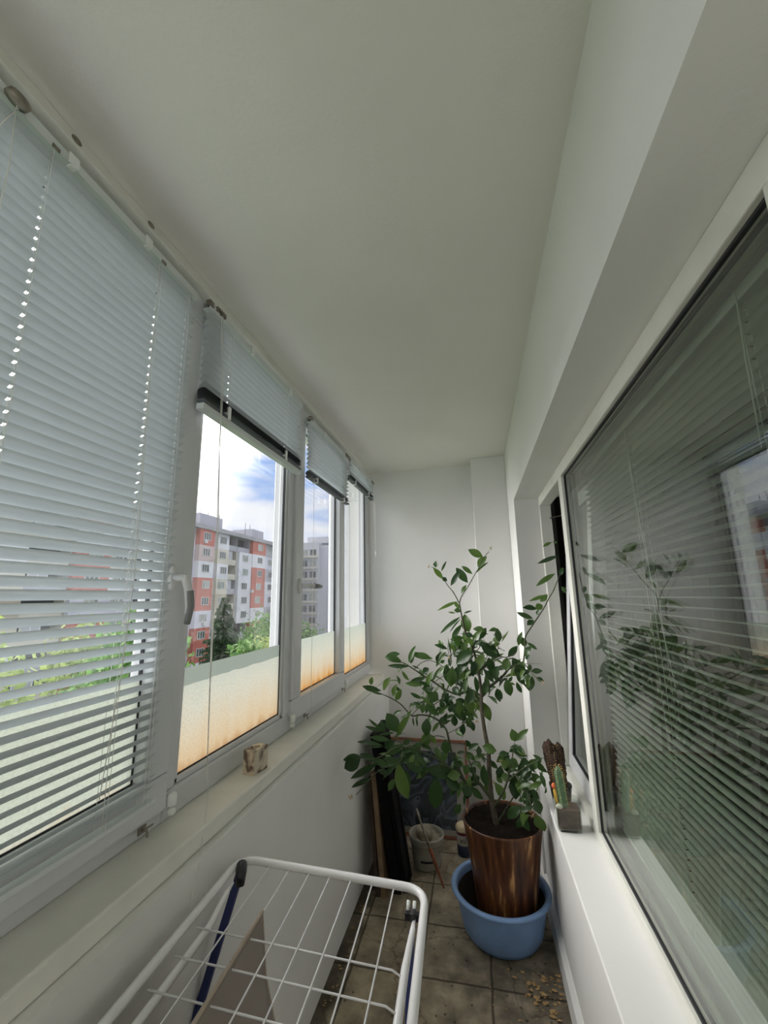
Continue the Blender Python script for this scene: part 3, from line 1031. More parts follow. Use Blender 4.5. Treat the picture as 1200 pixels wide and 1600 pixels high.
b5 = blind('grey closed venetian blind behind the large room window pane', 0.490, 0.56, 1.90, 2.02, 0.64, [onx(1160, 460, 0.49).y, onx(985, 690, 0.49).y], 7, pitch=0.0235, mats=('slat_in', 'slat_in'), dark=False, flip=-1)
cordline(b5, [onx(1148, 455, 0.47), onx(1165, 560, 0.47), onx(1190, 700, 0.47)], 0.0011)
cordline(b5, [onx(975, 672, 0.47), onx(1000, 820, 0.47), onx(1030, 960, 0.47), onx(1058, 1085, 0.47)], 0.0011)


# ================================================================== lemon tree in its brown pot
PC = Vector((0.053, 2.305, 0.004))
tree = thing('lemon_tree', 'tall lemon tree with dark glossy leaves in a round brown streaked pot', 'potted tree', tuple(PC))
pot = MB()
pot.lathe([(0.118, 0.0), (0.128, 0.006), (0.135, 0.10), (0.150, 0.22), (0.167, 0.34), (0.183, 0.440), (0.186, 0.450), (0.182, 0.455), (0.176, 0.450), (0.172, 0.42), (0.170, 0.40)], PC, 72, True, False)
pot.build('pot', M['pot'], tree, smooth=True)
so = MB()
n, rings = 48, 10
vs = [(PC.x, PC.y, PC.z + 0.437)]
for i in range(1, rings + 1):
    r = 0.174 * i / rings
    for k in range(n):
        a = 2 * PI * k / n
        x, y = PC.x + r * math.cos(a), PC.y + r * math.sin(a)
        z = PC.z + 0.434 + 0.016 * noise.noise(Vector((x * 18, y * 18, 0))) + 0.008 * noise.noise(Vector((x * 60, y * 60, 3)))
        vs.append((x, y, z))
fs = [(0, 1 + k, 1 + (k + 1) % n) for k in range(n)]
for i in range(rings - 1):
    for k in range(n):
        a, b = 1 + i * n + k, 1 + i * n + (k + 1) % n
        fs.append((a, a + n, b + n, b))
so.add(vs, fs)
so.build('soil', M['soil'], tree, smooth=True)


def D(u, v):
    """distance along the balcony at which a twig seen there grows"""
    y = 2.42
    if v < 960:
        y = 2.46
    if u > 800 and v < 1110:
        y -= (u - 800) / 80.0 * 0.48
    if v > 1085 and u < 690:
        y = 2.36 - (690 - u) / 170.0 * 0.42
    elif u < 660:
        y = 2.40
    if v > 1130 and u >= 690:
        y = 2.32 if u < 790 else 2.32 - min(1, (u - 790) / 60.0) * 0.20
    return y


def P(u, v, dy=0.0):
    return at(u, v, D(u, v) + dy)


def limb(pts, r0, r1):
    q = []
    for p in pts:
        q.append(at(p[0], p[1], p[2]) if len(p) > 2 else P(p[0], p[1]))
    # smooth subdivision
    out_ = []
    m_ = len(q)
    for i in range(m_ - 1):
        a = q[max(0, i - 1)]; b = q[i]; c = q[i + 1]; d = q[min(m_ - 1, i + 2)]
        for k in range(4):
            t = k / 4
            out_.append(0.5 * ((2 * b) + (c - a) * t + (2 * a - 5 * b + 4 * c - d) * t * t + (3 * b - a - 3 * c + d) * t ** 3))
    out_.append(q[-1])
    rs = [r0 + (r1 - r0) * i / (len(out_) - 1) for i in range(len(out_))]
    return out_, rs


LIMBS = []
tr = MB()
p, r = limb([(781, 1318, 2.30), (776, 1290, 2.30), (769, 1255, 2.31), (765, 1215, 2.32), (763, 1175, 2.34), (757, 1140, 2.36), (752, 1105, 2.38), (752, 1085, 2.40), (748, 1050, 2.42), (741, 1020, 2.43), (728, 990, 2.44), (722, 965, 2.46), (718, 943, 2.46)], 0.0150, 0.0035)
tr.tube(p, r, 10)
tr.build('trunk', M['bark'], tree, smooth=True)
LIMBS.append(p)
BR = [
    ([(718, 943), (708, 925), (699, 914), (690, 899), (681, 889), (674, 886)], .0032, .0016),
    ([(718, 943), (721, 932), (731, 917), (741, 899), (750, 884), (757, 870), (764, 862)], .0034, .0016),
    ([(769, 1250, 2.31), (760, 1238, 2.31), (746, 1222), (729, 1224), (716, 1200), (706, 1178), (700, 1150), (697, 1140), (688, 1128), (672, 1119), (655, 1117), (643, 1118), (628, 1102, 2.25), (615, 1093, 2.22), (600, 1086, 2.2), (588, 1081, 2.2)], .0085, .0018),
    ([(766, 1243, 2.31), (748, 1223, 2.3), (738, 1200), (729, 1180), (728, 1160)], .006, .0025),
    ([(752, 1088, 2.40), (735, 1078), (716, 1085), (697, 1078), (678, 1066), (661, 1055), (647, 1046), (631, 1036), (618, 1034), (604, 1026)], .0065, .0018),
    ([(710, 1081), (716, 1062), (725, 1048), (735, 1030), (740, 1015)], .004, .002),
    ([(753, 1088, 2.40), (762, 1076), (773, 1067), (787, 1055), (795, 1045), (807, 1039), (818, 1034)], .0085, .0045),
    ([(818, 1034), (820, 1015), (821, 995), (832, 977), (842, 962), (851, 948), (858, 934), (864, 924), (872, 905), (879, 888)], .0042, .0018),
    ([(818, 1035), (827, 1047), (838, 1059), (848, 1066)], .0028, .0016),
    ([(818, 1037), (832, 1037), (847, 1037)], .0016, .0007),
    ([(748, 1050, 2.42), (762, 1035), (778, 1026), (792, 1027), (806, 1020)], .0045, .002),
    ([(778, 1026), (778, 1010), (782, 1000), (788, 992)], .0022, .0012),
    ([(728, 1000, 2.44), (718, 1010), (708, 1020), (703, 1030), (700, 1045)], .003, .0016),
    ([(703, 1030), (700, 1015), (700, 1005)], .0018, .0012),
    ([(741, 1020), (750, 1010), (748, 995)], .003, .0016),
    ([(647, 1046), (658, 1036), (672, 1032), (690, 1040), (700, 1050)], .0022, .0016),
    ([(678, 1066), (690, 1058), (700, 1052)], .002, .0014),
    ([(672, 1119), (674, 1105), (690, 1092), (697, 1080)], .003, .0018),
    ([(643, 1118), (652, 1108), (662, 1100), (668, 1090)], .002, .0014),
    ([(752, 1100, 2.38), (742, 1112), (728, 1128), (715, 1138), (700, 1146)], .0026, .0014),
    ([(752, 1098, 2.38), (745, 1090), (742, 1080)], .003, .0018),
    # low left limb with the large leaves
    ([(729, 1224), (712, 1207, 2.3), (700, 1198, 2.28), (683, 1186, 2.26), (665, 1178, 2.22), (648, 1170, 2.18), (632, 1168, 2.14), (618, 1168, 2.1), (600, 1180, 2.06), (580, 1187, 2.02), (566, 1184, 1.99)], .006, .002),
    ([(632, 1168, 2.14), (625, 1160, 2.12), (618, 1148, 2.12)], .003, .0018),
    ([(628, 1170, 2.13), (628, 1185, 2.12), (618, 1195, 2.1), (600, 1200, 2.05), (585, 1210, 2.02), (568, 1230, 2.0), (556, 1242, 1.99)], .0026, .0012),
    ([(683, 1186, 2.26), (690, 1200), (700, 1207)], .0026, .0016),
    ([(655, 1175, 2.2), (660, 1160, 2.2), (680, 1150, 2.24), (695, 1152, 2.26)], .0028, .0016),
    # low right shoots
    ([(772, 1262, 2.30), (785, 1240, 2.27), (792, 1222, 2.26), (797, 1200, 2.25), (801, 1180, 2.25), (804, 1160, 2.25)], .006, .0018),
    ([(792, 1222, 2.26), (806, 1210, 2.22), (822, 1198, 2.18), (838, 1190, 2.16), (848, 1184, 2.14)], .004, .0016),
    ([(806, 1212, 2.22), (818, 1226, 2.18), (826, 1245, 2.14), (832, 1262, 2.12), (842, 1272, 2.10)], .004, .0016),
    ([(778, 1285, 2.30), (792, 1262, 2.28), (803, 1244, 2.26)], .0045, .003),
    ([(797, 1200, 2.25), (786, 1192, 2.26), (780, 1186, 2.27)], .0022, .0014),
    ([(764, 1190, 2.33), (752, 1180, 2.32), (742, 1172, 2.32), (735, 1166, 2.32)], .0026, .0014),
]
bm_ = MB()
for b in BR:
    p, r = limb([q for q in b[0]], b[1], b[2])
    LIMBS.append(p)
    bm_.tube(p, r, 6)
    # little thorns along the limbs
    for k in range(4, len(p) - 3, 6):
        dd = Vector((random.uniform(-1, 1), random.uniform(-1, 1), random.uniform(-.2, 1))).normalized()
        bm_.tube([p[k], p[k] + dd * 0.012], [0.0012, 0.0003], 4)
bm_.build('branch', M['twig'], tree, smooth=True)


def leaf(mb, p, t, w, nhint=None, droop=0.12, fold=0.22, pet=0.03):
    p, t = Vector(p), Vector(t)
    ax = t - p
    ln = ax.length
    if ln < 1e-4:
        return
    ax.normalize()
    nh = Vector(nhint) if nhint is not None else Vector((0.1, -1, 0.5))
    side = ax.cross(nh)
    if side.length < 0.05:
        side = ax.cross(Vector((1, 0.2, 0)))
    side.normalize()
    nrm = side.cross(ax).normalized()
    K = 8
    prof = [0.05, 0.44, 0.78, 0.96, 1.0, 0.93, 0.74, 0.42, 0.03]
    vs = []
    for i in range(K + 1):
        s = i / K
        c = p + ax * (pet * ln + s * (1 - pet) * ln) + nrm * (droop * ln * (4 * s * (1 - s)) * 0.5)
        h = w * 0.5 * prof[i]
        wav = 0.05 * w * math.sin(s * 9 + w * 400)
        vs += [c - side * h + nrm * (fold * h + wav), c - side * h * 0.5 + nrm * (fold * h * 0.35), c, c + side * h * 0.5 + nrm * (fold * h * 0.35), c + side * h + nrm * (fold * h - wav)]
    fs = []
    for i in range(K):
        for j in range(4):
            a = i * 5 + j
            fs.append((a, a + 1, a + 6, a + 5))
    # petiole
    vs2 = [p - side * 0.0007, p + side * 0.0007]
    o = len(vs)
    vs += vs2
    fs.append((o, o + 1, 2))
    mb.add(vs, fs)


# outlined leaves read from the photograph: crop origin, crop scale, (foot, tip, width)
G = [
    ((620, 840), 7.5, [
        (460, 355, 462, 283, 52), (545, 490, 440, 370, 60), (590, 510, 535, 475, 50), (520, 400, 575, 288, 26), (630, 570, 735, 400, 62), (835, 535, 712, 375, 92), (890, 430, 775, 345, 52),
        (1015, 230, 858, 150, 88), (945, 350, 1040, 235, 85), (930, 415, 1055, 305, 32), (755, 660, 810, 565, 46), (730, 745, 505, 845, 38), (740, 830, 680, 765, 46), (755, 870, 680, 850, 60),
        (690, 885, 612, 875, 20), (755, 920, 540, 1100, 46), (755, 945, 635, 1095, 20), (780, 890, 870, 862, 22), (850, 1115, 800, 925, 125), (890, 1070, 1025, 1100, 75), (885, 1225, 995, 1095, 66),
        (640, 1200, 745, 1040, 60), (790, 1170, 645, 1195, 62), (800, 1130, 885, 1155, 62), (600, 1310, 458, 1262, 48), (640, 1400, 605, 1200, 18), (740, 1215, 680, 1375, 100), (790, 1210, 790, 1330, 80),
        (140, 1470, 210, 1292, 62), (430, 1420, 215, 1350, 42), (380, 1430, 200, 1385, 40), (470, 1470, 515, 1350, 52), (510, 1470, 555, 1440, 40), (980, 1260, 1185, 1370, 125), (1190, 1210, 1185, 1090, 72), (960, 1270, 1045, 1240, 48)]),
    ((700, 960), 6.0, [
        (480, 268, 465, 148, 62), (497, 265, 560, 165, 16), (475, 385, 325, 290, 112), (560, 400, 640, 308, 62), (660, 300, 690, 180, 48), (720, 310, 700, 225, 60), (740, 262, 825, 322, 34), (725, 400, 770, 310, 62),
        (555, 400, 545, 515, 82), (600, 400, 692, 570, 112), (640, 540, 712, 648, 62), (545, 595, 580, 745, 82), (600, 620, 575, 600, 60), (640, 630, 685, 722, 44), (765, 565, 738, 640, 44), (790, 575, 780, 695, 55),
        (775, 530, 872, 530, 50), (820, 590, 890, 625, 40), (455, 480, 445, 600, 62), (340, 370, 265, 520, 92), (380, 400, 405, 520, 82), (240, 340, 95, 450, 105), (180, 400, 115, 530, 92), (260, 420, 238, 565, 62),
        (40, 480, 28, 655, 92), (355, 610, 340, 750, 64), (100, 680, 55, 735, 72), (240, 700, 195, 820, 84), (170, 770, 232, 922, 76), (95, 790, 115, 935, 92), (30, 800, 20, 905, 82), (290, 790, 312, 905, 72),
        (335, 820, 390, 978, 82), (60, 940, 65, 1035, 64), (165, 960, 205, 1052, 52), (212, 990, 240, 1082, 46), (150, 1015, 138, 1122, 60), (185, 940, 235, 985, 52), (630, 1195, 600, 1088, 84), (635, 1190, 738, 1088, 56),
        (570, 1290, 670, 1235, 46), (620, 1295, 712, 1308, 40), (470, 1312, 560, 1310, 50), (320, 1235, 438, 1275, 84), (205, 1245, 175, 1185, 60), (185, 1275, 275, 1220, 52), (290, 1315, 290, 1245, 50)]),
    ((700, 1140), 6.667, [
        (500, 340, 620, 250, 72), (640, 265, 600, 330, 60), (640, 380, 560, 340, 90), (740, 380, 640, 330, 100), (640, 460, 615, 320, 88), (820, 390, 955, 335, 92), (975, 310, 895, 268, 34), (790, 460, 755, 360, 82),
        (640, 490, 560, 500, 80), (550, 370, 530, 490, 82), (480, 540, 585, 700, 84), (440, 560, 395, 625, 72), (370, 360, 395, 570, 92), (330, 490, 240, 560, 92), (270, 360, 262, 455, 82), (215, 360, 180, 455, 72),
        (150, 590, 232, 680, 92), (240, 590, 350, 710, 72), (135, 470, 10, 480, 92), (135, 770, 85, 868, 64), (690, 460, 705, 695, 118), (850, 600, 940, 715, 60), (765, 790, 635, 905, 100), (800, 870, 778, 1105, 142),
        (900, 700, 955, 862, 96), (910, 880, 1000, 1035, 122), (830, 740, 855, 835, 60), (990, 440, 1080, 410, 72), (870, 450, 940, 540, 92), (500, 480, 560, 545, 50), (230, 300, 185, 295, 50), (325, 300, 320, 182, 46),
        (430, 255, 490, 210, 40), (640, 190, 750, 180, 45), (680, 240, 812, 272, 40), (150, 380, 60, 320, 70), (880, 640, 800, 760, 70), (560, 720, 600, 700, 40)]),
    ((500, 1020), 5.4545, [
        (700, 75, 570, 42, 56), (560, 28, 668, 12, 48), (770, 115, 600, 110, 34), (775, 95, 790, -10, 52), (905, 210, 778, 250, 42), (885, 272, 745, 262, 42), (905, 290, 955, 175, 52), (955, 255, 1035, 125, 28),
        (540, 325, 595, 220, 52), (525, 325, 375, 288, 46), (430, 275, 445, 215, 40), (620, 375, 650, 280, 42), (645, 408, 688, 320, 48), (535, 358, 450, 335, 13), (870, 390, 780, 345, 30), (865, 445, 790, 430, 26),
        (870, 520, 885, 430, 42), (930, 350, 1000, 395, 92), (1075, 440, 1092, 345, 38), (1000, 525, 1090, 465, 42), (910, 555, 905, 690, 78), (660, 680, 580, 535, 112), (650, 730, 765, 515, 50), (640, 680, 525, 692, 22),
        (600, 745, 445, 720, 44), (640, 755, 560, 800, 72), (540, 790, 345, 762, 34), (610, 735, 720, 685, 14), (545, 802, 435, 806, 12), (550, 675, 430, 575, 24), (555, 675, 522, 585, 42), (540, 672, 402, 632, 30),
        (620, 532, 688, 495, 24), (680, 565, 765, 530, 14), (555, 865, 690, 795, 62), (865, 830, 718, 850, 62), (875, 815, 925, 675, 74), (1050, 645, 1040, 555, 52), (1070, 730, 1072, 845, 78), (980, 805, 1030, 900, 52),
        (355, 885, 228, 975, 112), (370, 890, 80, 902, 58), (490, 922, 355, 870, 52), (510, 930, 290, 1055, 52), (590, 965, 460, 915, 50), (710, 950, 555, 905, 56), (445, 1070, 290, 1140, 38), (665, 930, 742, 1210, 118),
        (640, 1070, 588, 1165, 50), (895, 985, 1140, 1045, 95), (1000, 1050, 980, 1295, 118), (880, 1000, 760, 955, 72), (845, 965, 818, 905, 50), (1075, 1060, 1180, 1150, 92), (1105, 270, 1080, 118, 74), (1140, 255, 1165, 135, 60),
        (990, 85, 1032, 5, 40), (960, 55, 815, 12, 52), (875, 175, 920, 135, 50), (850, 135, 790, 110, 13), (1020, 585, 965, 665, 30), (820, 545, 830, 620, 16), (790, 545, 800, 615, 16), (900, 430, 1000, 520, 60),
        (780, 860, 850, 770, 60), (930, 690, 985, 760, 40), (1130, 960, 1190, 1010, 60), (600, 1030, 500, 1000, 40), (700, 780, 770, 745, 40)]),
    ((780, 680), 5.333, [
        (440, 890, 372, 925, 28), (520, 1000, 342, 1062, 36), (470, 1150, 327, 1245, 44), (520, 1260, 565, 1310, 36), (545, 1100, 515, 1160, 40), (400, 1330, 265, 1378, 30), (405, 1325, 350, 1380, 48),
        (320, 1450, 208, 1440, 50), (300, 1450, 355, 1420, 60), (285, 1530, 162, 1482, 42), (290, 1540, 240, 1580, 50), (315, 1500, 325, 1460, 26), (460, 905, 510, 880, 30)]),
]
fol = MB()
fol_up = Vector((-0.15, -0.7, 0.85))
CNT = 0
for (ox, oy), sc_, items in G:
    if sc_ == 1.0:
        continue
    for (a, b, c, d, wd) in items:
        u0, v0, u1, v1 = ox + a / sc_, oy + b / sc_, ox + c / sc_, oy + d / sc_
        yb = D(u0, v0) + random.uniform(-0.05, 0.05)
        p0 = at(u0, v0, yb)
        e1 = (at(u0 + 1, v0, yb) - p0).length
        ln = math.hypot(u1 - u0, v1 - v0) * e1
        u1 += (u1 - u0) * .14
        v1 += (v1 - v0) * .14
        p1 = at(u1, v1, yb + random.uniform(-0.25, 0.2) * ln)
        if p1.x > 0.375: p1.x = 0.375
        if p0.x > 0.37: p0.x = 0.37
        if p1.x < -0.665: p1.x = -0.665
        if p1.x > 0.25 and p1.z < 0.95 : p1.x = 0.25
        n_ = Vector((-0.15, -1.0, 0.45)) + Vector((random.uniform(-.3, .3), random.uniform(-.2, .2), random.uniform(-.4, .3)))
        leaf(fol, p0, p1, wd / sc_ * e1 * 1.05, n_, droop=random.uniform(0.05, 0.22), fold=random.uniform(0.1, 0.4))
        CNT += 1
# leaves in the thick of the crown, behind and between the others
for (cu, cv, ru, rv, num, L0) in [(738, 1015, 46, 36, 62, .07), (700, 1088, 44, 32, 48, .065), (755, 1050, 44, 40, 55, .07), (650, 1060, 34, 30, 16, .055), (735, 1205, 34, 30, 26, .06), (822, 1205, 36, 28, 30, .06),
                                 (690, 1190, 40, 22, 22, .07), (812, 1046, 22, 22, 16, .055), (830, 1250, 18, 26, 14, .06), (640, 1185, 30, 20, 12, .08), (668, 1105, 34, 16, 10, .05), (720, 1130, 24, 14, 10, .05)]:
    for k in range(num):
        a = random.uniform(0, 2 * PI); q = math.sqrt(random.random())
        u, v = cu + ru * q * math.cos(a), cv + rv * q * math.sin(a)
        p0 = P(u, v, random.uniform(-0.02, 0.14) if cu < 800 else random.uniform(-.04, .03))
        dd = Vector((random.uniform(-1, 1), random.uniform(-.7, .7), random.uniform(-1.2, 0.5))).normalized()
        p1 = p0 + dd * random.uniform(0.9, 1.45) * L0
        if p1.x > 0.25: p1.x = 0.24
        if p0.x > 0.25: p0.x = 0.24
        leaf(fol, p0, p1, L0 * random.uniform(.34, .46), fol_up + Vector((random.uniform(-.9, .9), random.uniform(-.4, .6), random.uniform(-.6, .6))), droop=random.uniform(.05, .25), fold=random.uniform(.1, .4))
fl = fol.build('foliage', M['leaf'], tree, smooth=True)
# withered blossom clusters
for (u, v) in ((670, 886), (767, 857), (702, 1028), (548, 1246), (849, 1066), (832, 1275), (771, 1223), (745, 1128), (783, 1190), (826, 1248)):
    c = P(u, v, -0.01)
    if u == 548:
        c = at(u, v, 1.985)
    m_ = MB()
    for k in range(9):
        dd = Vector((random.uniform(-1, 1), random.uniform(-1, 1), random.uniform(-.8, 1))).normalized()
        e_ = c + dd * random.uniform(.010, .020)
        sd_ = dd.cross(Vector((0.3, 0.2, 1))).normalized() * 0.0028
        mid = (c + e_) / 2 + Vector((0, 0, .002))
        m_.add([c, mid - sd_, e_, mid + sd_], [(0, 1, 2, 3)])
        m_.tube([c, c + dd * .013], [.0012, .0006], 4)
    m_.build('blossom', M['blossom'], tree)

# ------------------------------------------------------------------ blue tub
TC = (0.026, 2.295, 0.0)
tub = thing('plastic_tub', 'round blue plastic tub holding the brown tree pot', 'tub', TC)
t_ = MB()
t_.lathe([(0.135, 0.0), (0.160, 0.006), (0.176, 0.03), (0.188, 0.08), (0.203, 0.160), (0.205, 0.166), (0.219, 0.170), (0.224, 0.176), (0.222, 0.183), (0.212, 0.186), (0.200, 0.183), (0.196, 0.165), (0.180, 0.08), (0.168, 0.03), (0.150, 0.004), (0.10, 0.003)], TC, 84, True, True)
t_.v = [(x if (x - TC[0]) < 0.20 or z > .1 else x, y, z) for x, y, z in t_.v]
t_.build('basin', M['tub'], tub, smooth=True)
d_ = MB(); d_.lathe([(0.0, 0.0045), (0.150, 0.0050), (0.167, 0.03), (0.179, 0.08), (0.1935, 0.155)], TC, 64, False, False)
d_.build('dirt_lining', M['tub_in'], tub, smooth=True)
# ------------------------------------------------------------------ bucket with dried plaster
BC = (-0.367, 2.725, 0.0)
bk = thing('plastic_bucket', 'small off-white plastic bucket crusted with dried plaster', 'bucket', BC)
b_ = MB()
b_.lathe([(0.074, 0.0), (0.079, 0.004), (0.084, 0.05), (0.092, 0.122), (0.097, 0.124), (0.098, 0.128), (0.098, 0.142), (0.101, 0.146), (0.101, 0.156), (0.097, 0.158), (0.093, 0.154), (0.090, 0.12), (0.078, 0.01), (0.03, 0.009)], BC, 56, True, True)
b_.build('pail', M['bucket'], bk, smooth=True)
s_ = MB()
vs = [(BC[0], BC[1], 0.135)]
n = 36
for i in range(1, 7):
    for k in range(n):
        a = 2 * PI * k / n
        r = 0.091 * i / 6
        x, y = BC[0] + r * math.cos(a), BC[1] + r * math.sin(a)
        vs.append((x, y, 0.132 + 0.016 * noise.noise(Vector((x * 28, y * 28, 1)))))
fs = [(0, 1 + k, 1 + (k + 1) % n) for k in range(n)]
for i in range(5):
    for k in range(n):
        a, b = 1 + i * n + k, 1 + i * n + (k + 1) % n
        fs.append((a, a + n, b + n, b))
s_.add(vs, fs)
s_.lathe([(0.045, 0.12), (0.050, 0.150), (0.048, 0.172), (0.040, 0.178), (0.020, 0.174)], (BC[0] - .012, BC[1] + .01, 0), 24, True, True)
s_.build('plaster_crust', M['plaster'], bk, smooth=True)
hd = MB()
hd.tube([(BC[0] + 0.100 * math.cos(a), BC[1] - 0.03 + 0.085 * math.sin(a) * 0.6 - .02, 0.135 - 0.075 * math.sin(a)) for a in [PI * i / 16 for i in range(17)]], 0.0015, 6)
hd.v = [(x, y - 0.03, z) for x, y, z in hd.v]
hd.build('wire_handle', M['metal'], bk, smooth=True)
lb = MB()
for i in range(9):
    a = -PI / 2 + 0.10 + (i - 4) * 0.10
    r = 0.0865
    lb.v += [(BC[0] + r * math.cos(a), BC[1] + r * math.sin(a), 0.044), (BC[0] + (r + .001) * math.cos(a), BC[1] + (r + .001) * math.sin(a), 0.056)]
for i in range(8):
    lb.f.append((2 * i, 2 * i + 2, 2 * i + 3, 2 * i + 1)); lb.m.append(0)
lb.build('black_stripe', M['ink'], bk)

# chisel leaning on the bucket
q0, q1 = onz(694, 1388, 0.003), at(650, 1264, 2.60)
dirv = (q1 - q0)
tt = thing('chisel', 'long steel chisel with red-brown wooden handle leaning on the bucket', 'tool', tuple(q0))
MB().tube([q0, q0 + dirv * .05, q0 + dirv * .30, q0 + dirv * .48, q0 + dirv * .50], [.004, .006, .0085, .0095, .006], 12).build('wooden_handle', M['tool_wood'], tt, smooth=True)
MB().tube([q0 + dirv * .49, q0 + dirv * .60, q0 + dirv * .62, q0 + dirv * .80, q0 + dirv * .90, q0 + dirv * .94, q0 + dirv * 1.0], [.0075, .0075, .0055, .005, .008, .010, .007], 12).build('steel_shank', M['metal'], tt, smooth=True)

# paint can of foam
KC = Vector((-0.160, 2.855, 0))
cn = thing('spray_can', 'white and dark blue can with cream dried foam on top behind the tub', 'can', tuple(KC))
c_ = MB(); c_.lathe([(0.040, 0.0), (0.042, 0.003), (0.042, 0.060)], KC, 36, True, True); c_.build('blue_base', M['can_blue'], cn, smooth=True)
c_ = MB(); c_.lathe([(0.0421, 0.060), (0.0421, 0.125), (0.041, 0.128)], KC, 36, True, True); c_.build('white_label', M['can_white'], cn, smooth=True)
c_ = MB(); c_.lathe([(0.0423, 0.112), (0.0425, 0.120), (0.0423, 0.134)], KC, 36, False, False); c_.build('red_band', M['can_red'], cn, smooth=True)
c_ = MB(); c_.lathe([(0.045, 0.128), (0.047, 0.135), (0.045, 0.150), (0.036, 0.160), (0.015, 0.165)], KC, 28, True, True)
c_.v = [(x + 0.004 * noise.noise(Vector((x * 50, y * 50, z * 50))), y + 0.004 * noise.noise(Vector((y * 50, z * 50, x * 50))), z) for x, y, z in c_.v]
c_.build('dried_foam', M['foam'], cn, smooth=True)


def letters(name, text, size, place, mtl, parent):
    cu_ = bpy.data.curves.new(name, 'FONT')
    cu_.body = text
    cu_.size = size
    cu_.align_x = 'CENTER'
    cu_.align_y = 'CENTER'
    tmp = bpy.data.objects.new(name + '_tmp', cu_)
    COL.objects.link(tmp)
    dg = bpy.context.evaluated_depsgraph_get()
    me = bpy.data.meshes.new_from_object(tmp.evaluated_get(dg))
    m_ = MB()
    m_.v = [tuple(place(v.co.x, v.co.y)) for v in me.vertices]
    m_.f = [tuple(p.vertices) for p in me.polygons]
    m_.m = [0] * len(m_.f)
    bpy.data.objects.remove(tmp)
    bpy.data.curves.remove(cu_)
    return m_.build(name, mtl, parent)


def onc(x, y):
    a = -PI / 2 - 0.10 + x / 0.0424
    return (KC.x + 0.0426 * math.cos(a), KC.y + 0.0426 * math.sin(a), 0.088 + y)


letters('lettering', 'vil', 0.050, onc, M['ink'], cn)

# ------------------------------------------------------------------ leaning boards
def lean(name, label, cat, b0, b1, t0, t1, th, m_, group=None, parts=None):
    """slab whose foot edge runs b0-b1 and top edge t0-t1, thickness vector th"""
    b0, b1, t0, t1, th = map(Vector, (b0, b1, t0, t1, th))
    mb_ = MB().add([b0, b1, b1 + th, b0 + th, t0, t1, t1 + th, t0 + th], [(0, 1, 2, 3), (7, 6, 5, 4), (0, 4, 5, 1), (1, 5, 6, 2), (2, 6, 7, 3), (3, 7, 4, 0)])
    o = mb_.build(name, m_, None, bevel=0.002)
    tag(o, label, cat, group)
    return o


lean('wooden_board', 'lighter brown wooden board leaning at the left wall', 'board', (-0.540, 2.400, 0.001), (-0.540, 2.560, 0.001), (-0.597, 2.44, 0.555), (-0.597, 2.60, 0.555), (-0.026, 0, 0), M['wood_plank'])
lean('wooden_board', 'darker brown wooden board behind the lighter one at the left wall', 'board', (-0.572, 2.405, 0.001), (-0.572, 2.575, 0.001), (-0.632, 2.47, 0.510), (-0.632, 2.63, 0.510), (-0.022, 0, 0), M['wood_dark'])
pa = thing('black_board', 'tall black framed board leaning at the left wall, nearest the bucket', 'board', (-0.45, 2.6, 0))
f_ = MB()


def slab(mb_, x0, x1, dx, ya, yb, z0, z1, ztot, off=0.0):
    def pt(x, y, z):
        return (x + dx * z / ztot, y, z)
    mb_.add([pt(x0, ya, z0), pt(x1, ya, z0), pt(x1, yb, z0), pt(x0, yb, z0), pt(x0, ya, z1), pt(x1, ya, z1), pt(x1, yb, z1), pt(x0, yb, z1)],
            [(0, 3, 2, 1), (4, 5, 6, 7), (0, 1, 5, 4), (1, 2, 6, 5), (2, 3, 7, 6), (3, 0, 4, 7)])


H_ = 0.72
slab(f_, -0.462, -0.437, -0.115, 2.46, 2.61, 0.001, 0.03, H_)
slab(f_, -0.462, -0.437, -0.115, 2.46, 2.61, H_ - .03, H_, H_)
slab(f_, -0.462, -0.437, -0.115, 2.46, 2.485, 0.03, H_ - .03, H_)
slab(f_, -0.462, -0.437, -0.115, 2.585, 2.61, 0.03, H_ - .03, H_)
f_.build('board_frame', M['black_board'], pa, bevel=0.002)
f_ = MB(); slab(f_, -0.458, -0.445, -0.115, 2.485, 2.585, 0.03, H_ - .03, H_); f_.build('board_face', M['black_board'], pa)
f_ = MB(); slab(f_, -0.512, -0.470, -0.115, 2.44, 2.74, 0.001, 0.75, 0.75)
o = f_.build('black_board', M['black_board'], None, bevel=0.003)
tag(o, 'thick black board between the framed black one and the left wall', 'board')

# framed picture leaning on the far wall
pc = thing('framed_picture', 'abstract blue-grey picture in a thin red-brown frame leaning on the far wall', 'picture', (-0.42, 3.0, 0))
X0, X1, HB = -0.72, -0.128, 0.515
yb_, yt_ = 2.995, 3.185
nrm_ = Vector((0, -(HB), (yt_ - yb_))).normalized() * -1
upv = Vector((0, yt_ - yb_, HB)); upl = upv.length; upv.normalize()
nv = Vector((0, -upv.z, upv.y))


def pbox(mb_, xa, xb, sa_, sb_, d0, d1):
    o_ = Vector((0, yb_, 0.001))
    vs_ = []
    for d in (d0, d1):
        for (x, s) in ((xa, sa_), (xb, sa_), (xb, sb_), (xa, sb_)):
            vs_.append(o_ + Vector((x, 0, 0)) + upv * s + nv * d)
    mb_.add(vs_, [(0, 3, 2, 1), (4, 5, 6, 7), (0, 1, 5, 4), (1, 2, 6, 5), (2, 3, 7, 6), (3, 0, 4, 7)])


